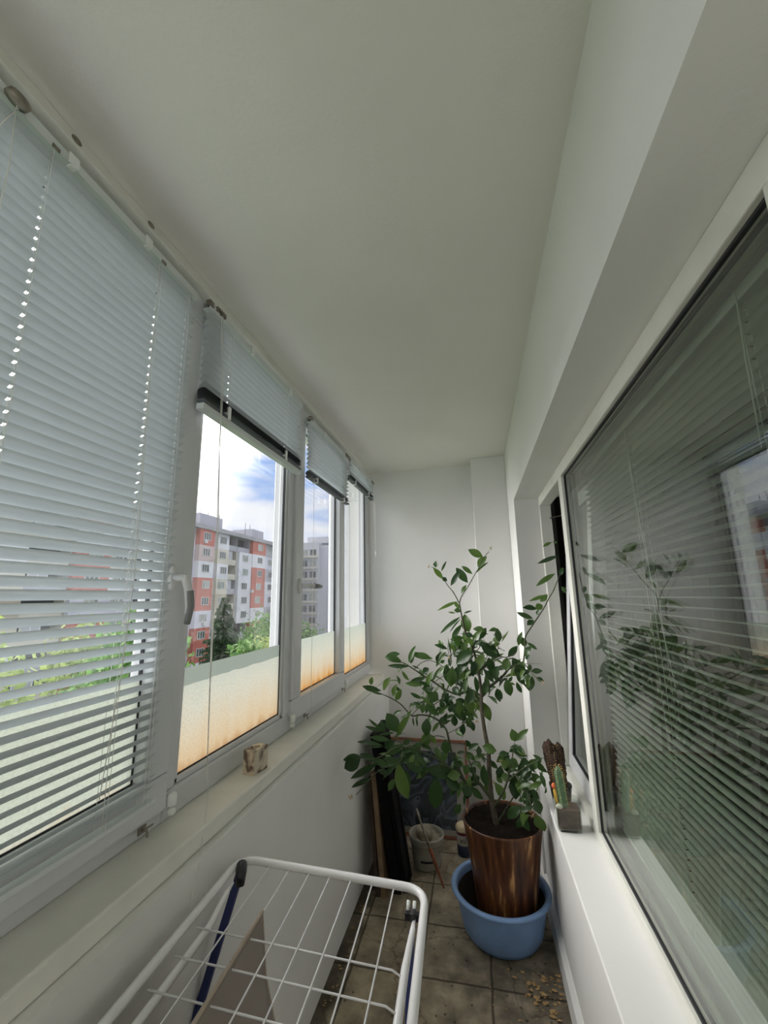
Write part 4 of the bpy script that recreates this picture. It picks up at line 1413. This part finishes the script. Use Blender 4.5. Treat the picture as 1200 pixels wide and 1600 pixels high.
f_ = MB()
fw = 0.016
pbox(f_, X0, X1, 0, fw, -.008, .012); pbox(f_, X0, X1, upl - fw, upl, -.008, .012)
pbox(f_, X0, X0 + fw, fw, upl - fw, -.008, .012); pbox(f_, X1 - fw, X1, fw, upl - fw, -.008, .012)
f_.build('frame', M['frame_red'], pc, bevel=0.001)
f_ = MB(); pbox(f_, X0 + fw, X1 - fw, fw, upl - fw, -.004, .002); f_.build('backing_card', M['mat_board'], pc)
f_ = MB(); pbox(f_, -0.635, -0.205, 0.045, upl - .075, .002, .004)
f_.v = [(x + .42, y - 3.0, z - .3) for x, y, z in f_.v]
a_ = f_.build('painting', art_mat(), pc, loc=(-0.42, 3.0, 0.3))

# ------------------------------------------------------------------ cactus jar on the right sill
JC = (0.305, 1.995, 0.582)
jr = thing('cactus_jar', 'square glass jar with a spiny column cactus on the right sill', 'potted cactus', JC)


def rrect(hx, hy, r, n=5):
    out_ = []
    for cx_, cy_, a0 in ((hx - r, hy - r, 0), (-(hx - r), hy - r, PI / 2), (-(hx - r), -(hy - r), PI), (hx - r, -(hy - r), 1.5 * PI)):
        for k in range(n + 1):
            a = a0 + PI / 2 * k / n
            out_.append((cx_ + r * math.cos(a), cy_ + r * math.sin(a)))
    return out_


def loft(mb_, rows, c, cap0=True, cap1=False):
    n_ = None
    vs_ = []
    for (hx, hy, r, z) in rows:
        q_ = rrect(hx, hy, r)
        n_ = len(q_)
        vs_ += [(c[0] + x, c[1] + y, c[2] + z) for x, y in q_]
    fs_ = []
    for i in range(len(rows) - 1):
        for k in range(n_):
            l = (k + 1) % n_
            fs_.append((i * n_ + k, i * n_ + l, (i + 1) * n_ + l, (i + 1) * n_ + k))
    if cap0: fs_.append(tuple(range(n_ - 1, -1, -1)))
    if cap1: fs_.append(tuple((len(rows) - 1) * n_ + k for k in range(n_)))
    mb_.add(vs_, fs_)


g_ = MB()
loft(g_, [(.040, .036, .008, .0005), (.045, .040, .010, .006), (.047, .041, .011, .100), (.049, .043, .012, .104), (.047, .041, .011, .106), (.0445, .0385, .010, .100), (.0425, .0375, .009, .010), (.03, .03, .008, .009)], JC)
g_.build('jar', M['jar_glass'], jr, smooth=True)
g_ = MB()
loft(g_, [(.041, .036, .009, .011), (.0425, .0370, .010, .030), (.0430, .0375, .010, .078)], JC, True, True)
M['jarsoil'] = mat('dusty_soil', (0.125, 0.078, 0.056), 0.95, bump=.8, bscale=90, var=.5, vscale=50)
g_.build('soil', M['jarsoil'], jr)
# columnar cactus with ribs
def rib_column(mb_, base, top, r, ribs=6, n=30, m=14):
    base, top = Vector(base), Vector(top)
    ax = (top - base)
    for i in range(m + 1):
        s = i / m
        c = base + ax * s
        rr = r * (math.sin(min(1, (1 - s) * 5) * PI / 2) * .97 + .03) * (0.85 + .15 * s)
        for k in range(n):
            a = 2 * PI * k / n
            q = rr * (1 + 0.28 * (abs(math.cos(a * ribs / 2)) - .5))
            mb_.v.append((c.x + q * math.cos(a), c.y + q * math.sin(a), c.z))
    o_ = len(mb_.v) - (m + 1) * n
    for i in range(m):
        for k in range(n):
            l = (k + 1) % n
            mb_.f.append((o_ + i * n + k, o_ + i * n + l, o_ + (i + 1) * n + l, o_ + (i + 1) * n + k)); mb_.m.append(0)
    mb_.f.append(tuple(o_ + m * n + k for k in range(n))); mb_.m.append(0)


def spines(mb_, base, top, r, ribs, rows, ln):
    base, top = Vector(base), Vector(top)
    for i in range(rows):
        s = (i + .5) / rows
        c = base + (top - base) * s
        for k in range(ribs):
            a = 2 * PI * k / ribs
            e = c + Vector((math.cos(a), math.sin(a), 0)) * r * (1.1 if s < .9 else .7)
            for j in range(4):
                d = Vector((math.cos(a) + random.uniform(-.8, .8), math.sin(a) + random.uniform(-.8, .8), random.uniform(-.5, .9))).normalized() * ln * random.uniform(.6, 1.1)
                sd_ = d.cross(Vector((0, 0, 1))).normalized() * .0009
                mb_.add([e - sd_, e + sd_, e + d], [(0, 1, 2)])


c0, c1 = (0.296, 1.995, 0.655), (0.283, 2.005, 0.805)
g_ = MB(); rib_column(g_, c0, c1, .0165); g_.build('cactus_column', M['cactus'], jr, smooth=True)
g_ = MB(); spines(g_, c0, c1, .018, 6, 22, .010); g_.build('column_spines', M['spine'], jr)
d0, d1 = (0.262 + .01, 2.012, 0.655), (0.254 + .01, 2.02, 0.735)
g_ = MB(); rib_column(g_, d0, (d1[0] + .001, d1[1], .715), .007, 5, 20, 8); g_.build('yellow_stem', M['yellow'], jr, smooth=True)
g_ = MB(); g_.lathe([(.004, 0), (.009, .005), (.009, .013), (.004, .020)], (d1[0], d1[1], .712), 16, True, True); g_.build('orange_tip', M['orange'], jr, smooth=True)
g_ = MB(); g_.lathe([(.006, 0), (.012, .003), (.013, .009), (.007, .015), (.003, .017)], (0.272, 1.974, .659), 18, True, True, sx=1.1); g_.build('shell', M['shell'], jr, smooth=True)
# tall shrivelled cactus behind it in its own small pot
SCx = (0.315, 2.19, 0.582)
k_ = thing('shrivelled_cactus', 'shrivelled dark brown cactus in a small black pot behind the glass jar', 'potted cactus', SCx)
g_ = MB(); g_.lathe([(.034, .0005), (.036, .004), (.046, .075), (.048, .078), (.048, .085), (.044, .085), (.042, .07)], SCx, 30, True, True); g_.build('pot', M['black_plastic'], k_, smooth=True)
g_ = MB()
for (dx, dy, h, r, tx) in ((-.012, 0, .20, .022, -.022), (.012, .01, .185, .021, -.006), (.0, -.014, .165, .020, -.016), (-.022, .012, .185, .017, -.030)):
    rib_column(g_, (SCx[0] + dx, SCx[1] + dy, SCx[2] + .07), (SCx[0] + dx + tx, SCx[1] + dy, SCx[2] + .07 + h), r, 7, 28, 14)
g_.v = [(x + .006 * noise.noise(Vector((x * 60, y * 60, z * 60))), y + .006 * noise.noise(Vector((x * 60 + 5, y * 60, z * 60))), z + .004 * noise.noise(Vector((x * 60, y * 60 + 9, z * 60)))) for x, y, z in g_.v]
g_.build('cactus_stem', M['cactus_brown'], k_, smooth=True)
g_ = MB(); spines(g_, (SCx[0] - .012, SCx[1] - .015, SCx[2] + .08), (SCx[0] - .02, SCx[1] - .01, SCx[2] + .25), .025, 8, 16, .009); g_.build('stem_spines', M['spine'], k_)

# ------------------------------------------------------------------ candle holder on the left sill
HC = Vector((-0.748, 1.391, LIP))
m_, t_, b_n = nodes('marbled_stone')
N = t_.nodes.new
tc = N('ShaderNodeTexCoord'); nn = N('ShaderNodeTexNoise'); nn.inputs['Scale'].default_value = 17; nn.inputs['Detail'].default_value = 3; nn.inputs['Distortion'].default_value = .8
rr = N('ShaderNodeValToRGB')
rr.color_ramp.elements[0].position = .40; rr.color_ramp.elements[0].color = (0.13, 0.085, 0.065, 1)
rr.color_ramp.elements[1].position = .50; rr.color_ramp.elements[1].color = (0.60, 0.52, 0.40, 1)
t_.links.new(tc.outputs['Object'], nn.inputs['Vector']); t_.links.new(nn.outputs['Fac'], rr.inputs['Fac']); t_.links.new(rr.outputs['Color'], b_n.inputs['Base Color'])
b_n.inputs['Roughness'].default_value = .5
cb = bmesh.new()
hx, hy, hh, rc = .0215, .036, .073, .0155
ring = [(rc * math.cos(2 * PI * k / 24), rc * math.sin(2 * PI * k / 24)) for k in range(24)]
g_ = MB()
# outer square ring ordered like the circle
sq = []
for k in range(24):
    a = 2 * PI * k / 24
    c_, s__ = math.cos(a), math.sin(a)
    q_ = 1 / max(abs(c_), abs(s__))
    sq.append((c_ * q_ * hx, s__ * q_ * hy))
vs = [(x, y, 0) for x, y in sq] + [(x, y, hh) for x, y in sq] + [(x, y * 1.2, hh) for x, y in ring] + [(x * .95, y * 1.1, hh - .018) for x, y in ring]
fs = [tuple(range(23, -1, -1))]
for k in range(24):
    l = (k + 1) % 24
    for b0 in (0, 24, 48):
        fs.append((b0 + k, b0 + l, b0 + 24 + l, b0 + 24 + k))
fs.append(tuple(72 + k for k in range(24)))
g_.add(vs, fs)
cb.free()
o = g_.build('candle_holder', m_, None, loc=HC)
o.rotation_euler = (0, 0, math.radians(-7))
tag(o, 'small marbled stone candle holder on the left window sill', 'candle holder')

# ------------------------------------------------------------------ drying rack
ZR_L, ZR_R = 0.832, 0.812


def rk(u, v, dz=0.0):
    """point of the rack top: u across (0 wall side .. 1), v metres from the far rail towards the camera"""
    x = -0.648 + u * 0.488 - 0.0 + v * 0.045
    y = 1.148 - v
    return Vector((x, y, ZR_L + (ZR_R - ZR_L) * u + dz))


rack = thing('drying_rack', 'white tubular clothes drying rack with navy legs beside the left wall', 'drying rack', (-0.40, 0.6, 0.0))
LEN = 0.95
pts = [rk(0, LEN), rk(0, 0), rk(1, 0), rk(1, LEN)]
fr_ = bend_round([(rk(0, LEN / 2))] + [pts[1], pts[2], pts[3], pts[0]] + [rk(0, LEN / 2)], 0.055, 7)
MB().tube(fr_[:-1], 0.0092, 12, closed=True).build('frame_tube', M['white_metal'], rack, smooth=True)
wr = MB()
for k in range(1, 8):
    u = 0.175 + 0.111 * (k - 1)
    wr.tube([rk(u, 0.0, -.004), rk(u, LEN, -.004)], 0.0019, 6)
for v in [0.222 + .072 * i for i in range(9)]:
    q = rk(1, v)
    wr.tube([rk(0.04, v, -.007), rk(0.90, v, -.007), rk(0.955, v, -.018)], 0.0019, 6)
wr.build('wire_grid', M['white_metal'], rack, smooth=True)
# folded wing tubes lying just inside the frame
for uu, nm in ((0.958, 1), (0.042, 0)):
    uu2 = 0.945 if nm else 0.075
    MB().tube([rk(uu, 0.075, -.010), rk(uu - (.002 if nm else -.004), 0.11, -.012), rk(uu2, 0.20, -.018), rk(uu2, LEN - .05, -.022)], [.0028, .0060, .0082, .0082], 10).build('wing_tube', M['white_metal'], rack, smooth=True)


def strap(a, b, w_, th, side, nm, m__):
    a, b = Vector(a), Vector(b)
    ax = (b - a)
    mb_ = MB()
    sd_ = Vector(side).normalized()
    tn = ax.normalized().cross(sd_).normalized()
    mb_.obox((a + b) / 2, ax, sd_, tn, ax.length / 2, w_ / 2, th / 2)
    return mb_.build(nm, m__, rack, bevel=min(th, w_) * .3)


LA = rk(0.035, 0.035, -.012)
LD = at(303, 1600, 1.02) - LA
strap(LA, LA + LD * ((LA.z - 0.02) / -LD.z), .020, .012, (1, 0, 0), 'leg', M['navy'])
strap(rk(0.945, 0.085, -.030), Vector((-0.165, 0.50, 0.02)), .014, .012, (1, 0, 0), 'leg', M['navy'])
strap(Vector((-0.585, 1.06, 0.012)), Vector((-0.555, 0.42, 0.76)), .018, .012, (1, 0, 0), 'leg', M['navy'])
strap(Vector((-0.195, 1.06, 0.012)), Vector((-0.155, 0.42, 0.76)), .018, .012, (1, 0, 0), 'leg', M['navy'])
strap(Vector((-0.585, 1.065, 0.012)), Vector((-0.195, 1.065, 0.012)), .018, .018, (0, 0, 1), 'foot_bar', M['white_metal'])
# clips
for k, (uu, vv) in enumerate(((0.03, 0.03), (0.955, 0.075))):
    c = rk(uu, vv)
    m_ = MB()
    if k == 0:
        m_.tube([c + Vector((-.004, .012, -.006)), c + Vector((0.006, -.004, 0.004)), c + Vector((0.012, -.016, -.004)), c + Vector((.012, -.02, -.03))], [.012, .0135, .0135, .011], 12)
    else:
        m_.box(c.x - .020, c.x + .014, c.y - .006, c.y + .006, c.z - .016, c.z - .001)
        m_.box(c.x - .006, c.x + .004, c.y - .014, c.y + .014, c.z - .014, c.z + .004)
    m_.build('corner_clip', M['black_plastic'], rack, smooth=(k == 0), bevel=0 if k == 0 else .002)
m_ = MB()
c = rk(0.955, 0.075)
for dx in (-.014, .0):
    m_.tube([c + Vector((dx, .002, .0)), c + Vector((dx, .016, .010))], [.0035, .004], 8)
m_.build('clip_lever', M['clear_plastic'], rack, smooth=True)

# cloth hanging over the second wire
cl = MB()
U_ = 0.286
NV, NH = 40, 26
base = len(cl.v)
for i in range(NV + 1):
    v = 0.165 + (0.80) * i / NV
    for j in range(NH + 1):
        h = 0.42 * j / NH
        p = rk(U_, v)
        fo = 0.018 * math.sin(v * 16 + 0.6) * min(1, h / .2) + .010 * math.sin(v * 37) * min(1, h / .3) + 0.055 * max(0, h - .11) / .3 * math.exp(-(v - .165) / .25)
        slope = 0.10 * h * math.exp(-((v - .165) / .1))
        cl.v.append((p.x + 0.003 + fo + 0.10 * h, p.y + slope - .06 * h, p.z - 0.001 - h))
for i in range(NV):
    for j in range(NH):
        a = base + i * (NH + 1) + j
        cl.f.append((a, a + 1, a + NH + 2, a + NH + 1)); cl.m.append(0)
base = len(cl.v)
NH2 = 20
for i in range(NV + 1):
    v = 0.165 + 0.80 * i / NV
    for j in range(NH2 + 1):
        h = 0.30 * j / NH2
        p = rk(U_, v)
        cl.v.append((p.x - 0.004 - 0.035 * min(1, h / .25) + .010 * math.sin(v * 21) * min(1, h / .2), p.y - .02 * h, p.z - 0.001 - h))
for i in range(NV):
    for j in range(NH2):
        a = base + i * (NH2 + 1) + j
        cl.f.append((a, a + 1, a + NH2 + 2, a + NH2 + 1)); cl.m.append(0)
ct = thing('hanging_cloth', 'beige grey ribbed cloth hung over a wire of the drying rack', 'cloth', tuple(rk(U_, .5)))
co_ = cl.build('cloth', M['cloth'], ct, smooth=True)
sm = co_.modifiers.new('thick', 'SOLIDIFY'); sm.thickness = 0.003; sm.offset = 0
hm = MB()
hm.tube([rk(U_, 0.163 + .01 * i * 8) + Vector((0.002, 0, 0.0035)) for i in range(11)], .0042, 6)
hm.tube([Vector(cl.v[j]) for j in range(0, NH + 1)], .0026, 6)
hm.build('hem', M['cloth_hem'], ct, smooth=True)

# ------------------------------------------------------------------ litter on the floor
lt = MB()
random.seed(21)


def crumb(x, y, s):
    a = random.uniform(0, 2 * PI)
    n_ = random.choice((4, 5, 6))
    vs_ = []
    for k in range(n_):
        r = s * random.uniform(.5, 1)
        b = a + 2 * PI * k / n_
        vs_.append((x + r * math.cos(b) * 1.5, y + r * math.sin(b) * .7, 0.001 + random.uniform(0, s * .8)))
    lt.add(vs_ + [(x, y, .001 + s * .9)], [(k, (k + 1) % n_, n_) for k in range(n_)])


for k in range(130):
    c = onz(random.gauss(852, 22), random.gauss(1535, 38), 0)
    if c.x < 0.235 and c.y < 2.1:
        crumb(c.x, c.y, random.uniform(.003, .013))
for k in range(60):
    c = onz(random.uniform(700, 850), random.uniform(1470, 1600), 0)
    if c.y < 2.04:
        crumb(c.x, c.y, random.uniform(.0015, .005))
for k in range(50):
    c = onz(random.gauss(665, 25), random.gauss(1378, 14), 0)
    if 2.5 < c.y < 2.60 and -.41 < c.x < -.27:
        crumb(c.x, c.y, random.uniform(.002, .006))
for k in range(40):
    crumb(random.uniform(-.655, -.62), random.uniform(1.6, 2.36), random.uniform(.003, .007))
o = lt.build('leaf_litter', M['dryleaf'], None)
tag(o, 'dry leaf crumbs and dirt scattered over the floor tiles', 'litter', kind='stuff')
# grime line at the foot of the left wall


# ================================================================== outside: apartment blocks, trees
GZ = CZ - 17.0                             # street level below this floor
random.seed(5)
o = MB().box(-140, -3, -30, 220, GZ - 1, GZ).build('ground_outside', mat('lawn', (0.10, 0.17, 0.05), 0.95, var=0.5, vscale=0.3)); tag(o, kind='structure')


def paint(name, c, v=0.10):
    return mat(name, c, 0.9, var=v, vscale=0.35)


FC = {'R': paint('red_render', (0.44, 0.14, 0.11)), 'W': paint('white_render', (0.62, 0.62, 0.65)), 'C': paint('cream_render', (0.52, 0.49, 0.42)),
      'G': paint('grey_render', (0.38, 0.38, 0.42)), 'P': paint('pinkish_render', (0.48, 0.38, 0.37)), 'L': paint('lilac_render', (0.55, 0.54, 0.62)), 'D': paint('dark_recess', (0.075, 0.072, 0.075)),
      'B': paint('beige_panel', (0.40, 0.35, 0.28))}
M['win_dark'] = mat('dark_window_pane', (0.06, 0.07, 0.08), 0.15)
M['win_frame'] = mat('light_window_frame', (0.50, 0.50, 0.50), 0.6)
M['curtain_pane'] = mat('curtained_pane', (0.30, 0.33, 0.30), 0.3, var=0.4, vscale=0.8)

bd = thing('apartment_block', 'long panel apartment block with red, white and cream painted facade sections', 'building', (-47, 60, GZ))
BX = -47.0
FH, TOPZ = 2.8, CZ + 12.2
NF = 10
# r = y / |x| of each bay boundary as seen through the second pane; (u0, u1, depth, kind, colours top to bottom)
bays = [
    (57.6 * .0, 0, 0, '', '')]
Y = [47 / .747, 47 / .700, 47 / .681, 47 / .647, 47 / .620, 47 / .583, 47 / .545, 47 / .500, 47 / .44]
plan = [
    (24.0, 28.5, 0.9, 'w', 'RPWRRLRRWR'), (28.5, 31.5, 0, 's', 'GGGGGGGGGG'), (31.5, 35.5, .4, 'w', 'WCWCBCWCBC'), (35.5, 40.5, 0, 'l', 'DDDDDDDDDD'), (40.5, 45.5, .9, 'w', 'RWRRLRWRRR'),
    (45.5, 50.5, .2, 'w', 'WLCWLCWCLW'), (50.5, 56.0, 0, 'l', 'DDDDDDDDDD'), (56.0, 60.5, .3, 'w', 'CWCLWCWCBC'), (60.5, Y[0], .2, 'n', 'LLLLLLLLLL'),
    (Y[0], Y[1], 1.1, 'w', 'RPWRRLRRWR'), (Y[1], Y[2], 0.0, 's', 'LCGCGGGGGG'), (Y[2], Y[3], 0.5, 'w', 'WCWCBCWBCB'), (Y[3], Y[4], 0.1, 'l', 'DDDDDDDDDD'), (Y[4], Y[5], 0.9, 'w', 'DWWWWWDWCC'),
    (Y[5], Y[6], 1.1, 'w', 'RWRRRWRRRR'), (Y[6], Y[7], .3, 'w', 'GLGWLGLWGL'), (Y[7], Y[8], .0, 'w', 'WGLWGLWGWL'),
]
wins = []
CI = {c: i for i, c in enumerate(FC)}
for (ya, yb, dep, kind, cols) in plan:
    w_ = MB()
    for f in range(NF):
        c = cols[f]
        zt = TOPZ - f * FH
        zb = zt - FH
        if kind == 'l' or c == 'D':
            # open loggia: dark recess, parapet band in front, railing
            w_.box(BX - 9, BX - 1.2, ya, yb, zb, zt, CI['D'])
            k2 = CI['C' if f % 3 else 'G']
            w_.box(BX - 1.2, BX + 0.3, ya, yb, zb, zb + .18, k2)
            w_.box(BX + 0.15, BX + 0.3, ya + .05, yb - .05, zb + .16, zb + 1.05, k2)
            w_.box(BX - 1.2, BX + .3, yb - .15, yb, zb, zt, k2)
            if f % 2:
                w_.box(BX + .1, BX + .2, ya + .4, (ya + yb) / 2, zb + 1.05, zt - .1, CI['G'])
                for q in range(3):
                    yq = ya + .4 + ((yb - ya) / 2 - .4) * q / 2
                    w_.box(BX + .2, BX + .28, yq - .05, yq + .05, zb + 1.05, zt - .1, CI['W'])
        else:
            w_.box(BX - 9, BX + dep, ya, yb, zb, zt, CI[c])
            if kind in 'ws' and yb > 39:
                wd = min(1.9, (yb - ya) * .52) if kind == 'w' else 1.0
                cyw = (ya + yb) / 2 + random.choice((-.2, 0, .25))
                wins.append((BX + dep, cyw, zb + .95, wd, 1.35))
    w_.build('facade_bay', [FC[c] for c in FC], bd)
rf = MB()
rf.box(BX - 9.3, BX + 1.4, 23.5, Y[8] + .5, TOPZ, TOPZ + .35)
rf.box(BX - 8.8, BX + .2, 24, Y[8], TOPZ + .35, TOPZ + 1.1)
rf.build('roof', M['roofing'], bd)
for (y0, y1, h) in ((66, 73, 2.4), (Y[5] + 4, Y[5] + 9, 2.2), (40, 46, 2.4)):
    MB().box(BX - 6.5, BX - 1.5, y0, y1, TOPZ + 1.1, TOPZ + 1.1 + h).build('roof_hut', FC['G'], bd)
for y in (68, 70.5, 74, 84, 86, 61.5):
    MB().tube([(BX - 3, y, TOPZ + 1), (BX - 3, y, TOPZ + 4.6)], 0.06, 5).build('antenna', M['ink'], bd)
wins.sort(key=lambda q: -abs(q[1] - 70) * -1)
proto_w = None
for k, (x, y, z, wd, hh_) in enumerate(wins[:96]):
    f_ = MB()
    f_.box(x, x + .10, y - wd / 2, y + wd / 2, z, z + .09); f_.box(x, x + .10, y - wd / 2, y + wd / 2, z + hh_ - .09, z + hh_)
    n_ = 3 if wd > 1.4 else 2
    for i in range(n_ + 1):
        yy = y - wd / 2 + wd * i / n_
        f_.box(x, x + .10, yy - .05, yy + .05, z + .09, z + hh_ - .09)
    fo = f_.build('window', M['win_frame'], bd)
    g_ = MB().box(x + .01, x + .045, y - wd / 2 + .04, y + wd / 2 - .04, z + .08, z + hh_ - .08)
    g = g_.build('pane', M['win_dark'] if random.random() < .55 else M['curtain_pane'], None)
    g.parent = fo
    g.location = (0, 0, 0)
for (y, fl_) in ((64.2, 0), (65.3, 5), (63.6, 8), (80.6, 3)):
    z = TOPZ - fl_ * FH - FH + .35
    MB().box(BX + 1.1, BX + 1.5, y - .4, y + .4, z, z + .55).build('air_conditioner', M['win_frame'], bd, bevel=.03)

# pale tower farther off, seen through the third window
tw = thing('tower_block', 'pale distant apartment tower seen through the third window', 'building', (-36, 98, GZ))
TX0, TX1, TY = -43.5, -31.5, 100.0
M['tower'] = paint('pale_tower', (0.46, 0.46, 0.50), .06)
M['tower_side'] = paint('pale_lilac_tower_side', (0.50, 0.50, 0.57), .04)
MB().box(TX0, -38.6, TY, TY + 12, GZ, CZ + 14.0).build('front', M['tower'], tw)
MB().box(-38.6, TX1, TY + .8, TY + 12, GZ, CZ + 13.2).build('blank_side', M['tower_side'], tw)
MB().box(-42.5, -37, TY + 2, TY + 8, CZ + 14, CZ + 15.6).build('roof_hut', M['tower'], tw)
for f in range(9):
    for x in (-42.4, -40.1):
        z = CZ + 11.4 - f * 2.8
        fo = MB().box(x - .8, x + .8, TY - .08, TY, z - .7, z + .75).build('window', M['win_dark'] if (f + int(x)) % 3 else M['curtain_pane'], tw)
        MB().box(x - .06, x + .06, TY - .12, TY - .08, z - .7, z + .75).build('window_bar', M['win_frame'], None).parent = fo
    MB().box(TX0 + .2, -38.9, TY - .5, TY, z - 1.35, z - .95).build('balcony_band', FC['C'], tw)

# pale blank side wall of our own block outside the last pane
o = MB().box(-1.16, -0.90, 3.62, 3.80, -2, 6.0).build('wall_outside', mat('pale_outer_wall', (0.60, 0.61, 0.66), 0.85, bump=.2, bscale=30, var=.04)); tag(o, kind='structure')
# the underside of the slab and outer face around our windows
o = MB().box(-1.05, -0.90, YN - .1, YF + .1, -0.4, 0.90).build('wall_parapet', M['paint']); tag(o, kind='structure')


def crown(mb_, c, rx, rz, num, s, droop=0.0):
    for k in range(num):
        d = Vector((random.gauss(0, 1), random.gauss(0, 1), random.gauss(0, 1))).normalized()
        q = random.uniform(.55, 1.05) * (1 + .22 * noise.noise(d * 2.3 + Vector(c)))
        p = Vector(c) + Vector((d.x * rx * q, d.y * rx * q, d.z * rz * q))
        a = Vector((random.uniform(-1, 1), random.uniform(-1, 1), random.uniform(-1, 1))).normalized()
        b = a.cross(d + Vector((.01, 0, .02))).normalized()
        e = s * random.uniform(.6, 1.3)
        mb_.add([p - a * e, p + b * e * .6, p + a * e, p - b * e * .6], [(0, 1, 2, 3)])


def tree_out(label, x, y, ztop, rx, hz, m__, num=900, s=.35):
    t = thing('broadleaf_tree', label, 'tree', (x, y, GZ))
    ztop_ = CZ + ztop
    cz = ztop_ - hz
    c_ = MB()
    for k in range(7):
        a = 2 * PI * k / 7
        q = rx * .48
        crown(c_, (x + q * math.cos(a), y + q * math.sin(a), cz + random.uniform(-.25, .25) * hz), rx * .58, hz * .66, num // 9, s)
    crown(c_, (x, y, cz + hz * .28), rx * .6, hz * .70, num // 5, s)
    c_.build('crown', m__, t)
    tr_ = MB()
    tr_.tube([(x, y, GZ), (x + .2, y, (GZ + cz) / 2), (x, y, cz + hz * .3)], [.35, .26, .1], 8)
    for k in range(5):
        a = 2 * PI * k / 5
        tr_.tube([(x, y, cz - hz * .5), (x + rx * .5 * math.cos(a), y + rx * .5 * math.sin(a), cz + hz * .2)], [.14, .04], 6)
    tr_.build('trunk', M['bark'], t, smooth=True)
    return t


def spruce(label, x, y, ztop, h, r):
    t = thing('spruce_tree', label, 'tree', (x, y, GZ))
    zt = CZ + ztop
    MB().tube([(x, y, GZ), (x, y, zt - .3)], [.3, .03], 8).build('trunk', M['bark'], t, smooth=True)
    c_ = MB()
    tiers = 34
    for i in range(tiers):
        s = (i + .6) / tiers
        z = zt - h * s
        rr_ = r * (s ** .85) * random.uniform(.82, 1.1) + .12
        nb = int(7 + 11 * s)
        for k in range(nb):
            a = random.uniform(0, 2 * PI)
            q = rr_ * random.uniform(.75, 1.12)
            d = Vector((math.cos(a), math.sin(a), 0))
            sd_ = Vector((-d.y, d.x, 0))
            p0 = Vector((x, y, z + .15))
            tip = p0 + d * q + Vector((0, 0, -.22 * q))
            for j in range(7):
                w0 = (j + 1) / 7
                pp = p0.lerp(tip, w0)
                for sg in (-1, 1):
                    e = pp + sd_ * sg * (.5 * (1.15 - w0) * min(1, q)) + d * .25 + Vector((0, 0, -.34 - .1 * random.random()))
                    c_.add([pp - d * .16, e, pp + d * .20], [(0, 1, 2)])
    c_.build('needles', M['spruce'], t)
    return t


spruce('tall dark green spruce in front of the long apartment block', -27.0, 42.0, 0.3, 11.5, 3.3)
tree_out('mid green broadleaf tree right of the spruce', -29.5, 55.0, -1.2, 4.2, 5.0, M['tree_mid'], 1700, .32)
tree_out('low green tree between the spruce and the pale yellow tree', -17.0, 30.0, -2.7, 1.7, 2.2, M['tree_mid'], 800, .26)
tree_out('yellow-green spring tree at the lower right of the second window', -19.8, 37.4, -3.1, 2.5, 2.5, M['tree_yellow'], 1100, .24)
tree_out('grey-green tree before the pale tower', -36.0, 84.0, -4.0, 5.0, 5.5, M['tree_mid'], 900, .5)
k_ = 0
for (x, y, zt, rx, hz, mm, lb) in ((-20, 4, 0.1, 3.4, 5, 'tree_mid', 'nearest green tree behind the lowered blind'), (-20, 13, -0.2, 3.4, 5, 'tree_yellow', 'yellow-green tree behind the lowered blind, between two greener ones'),
                               (-20, 22, 0.1, 3.3, 5, 'tree_mid', 'green tree behind the middle of the lowered blind'), (-30.5, 29, -0.9, 3.2, 5, 'tree_yellow', 'yellow-green tree behind the right part of the lowered blind'),
                               (-12, 8.5, -2.6, 2.6, 4, 'tree_yellow', 'low yellow-green tree nearest the parapet'), (-12, 15.5, -3.2, 2.6, 4, 'tree_mid', 'low green tree nearest the parapet')):
    tree_out(lb, x, y, zt, rx, hz, M[mm], 2200, .26)
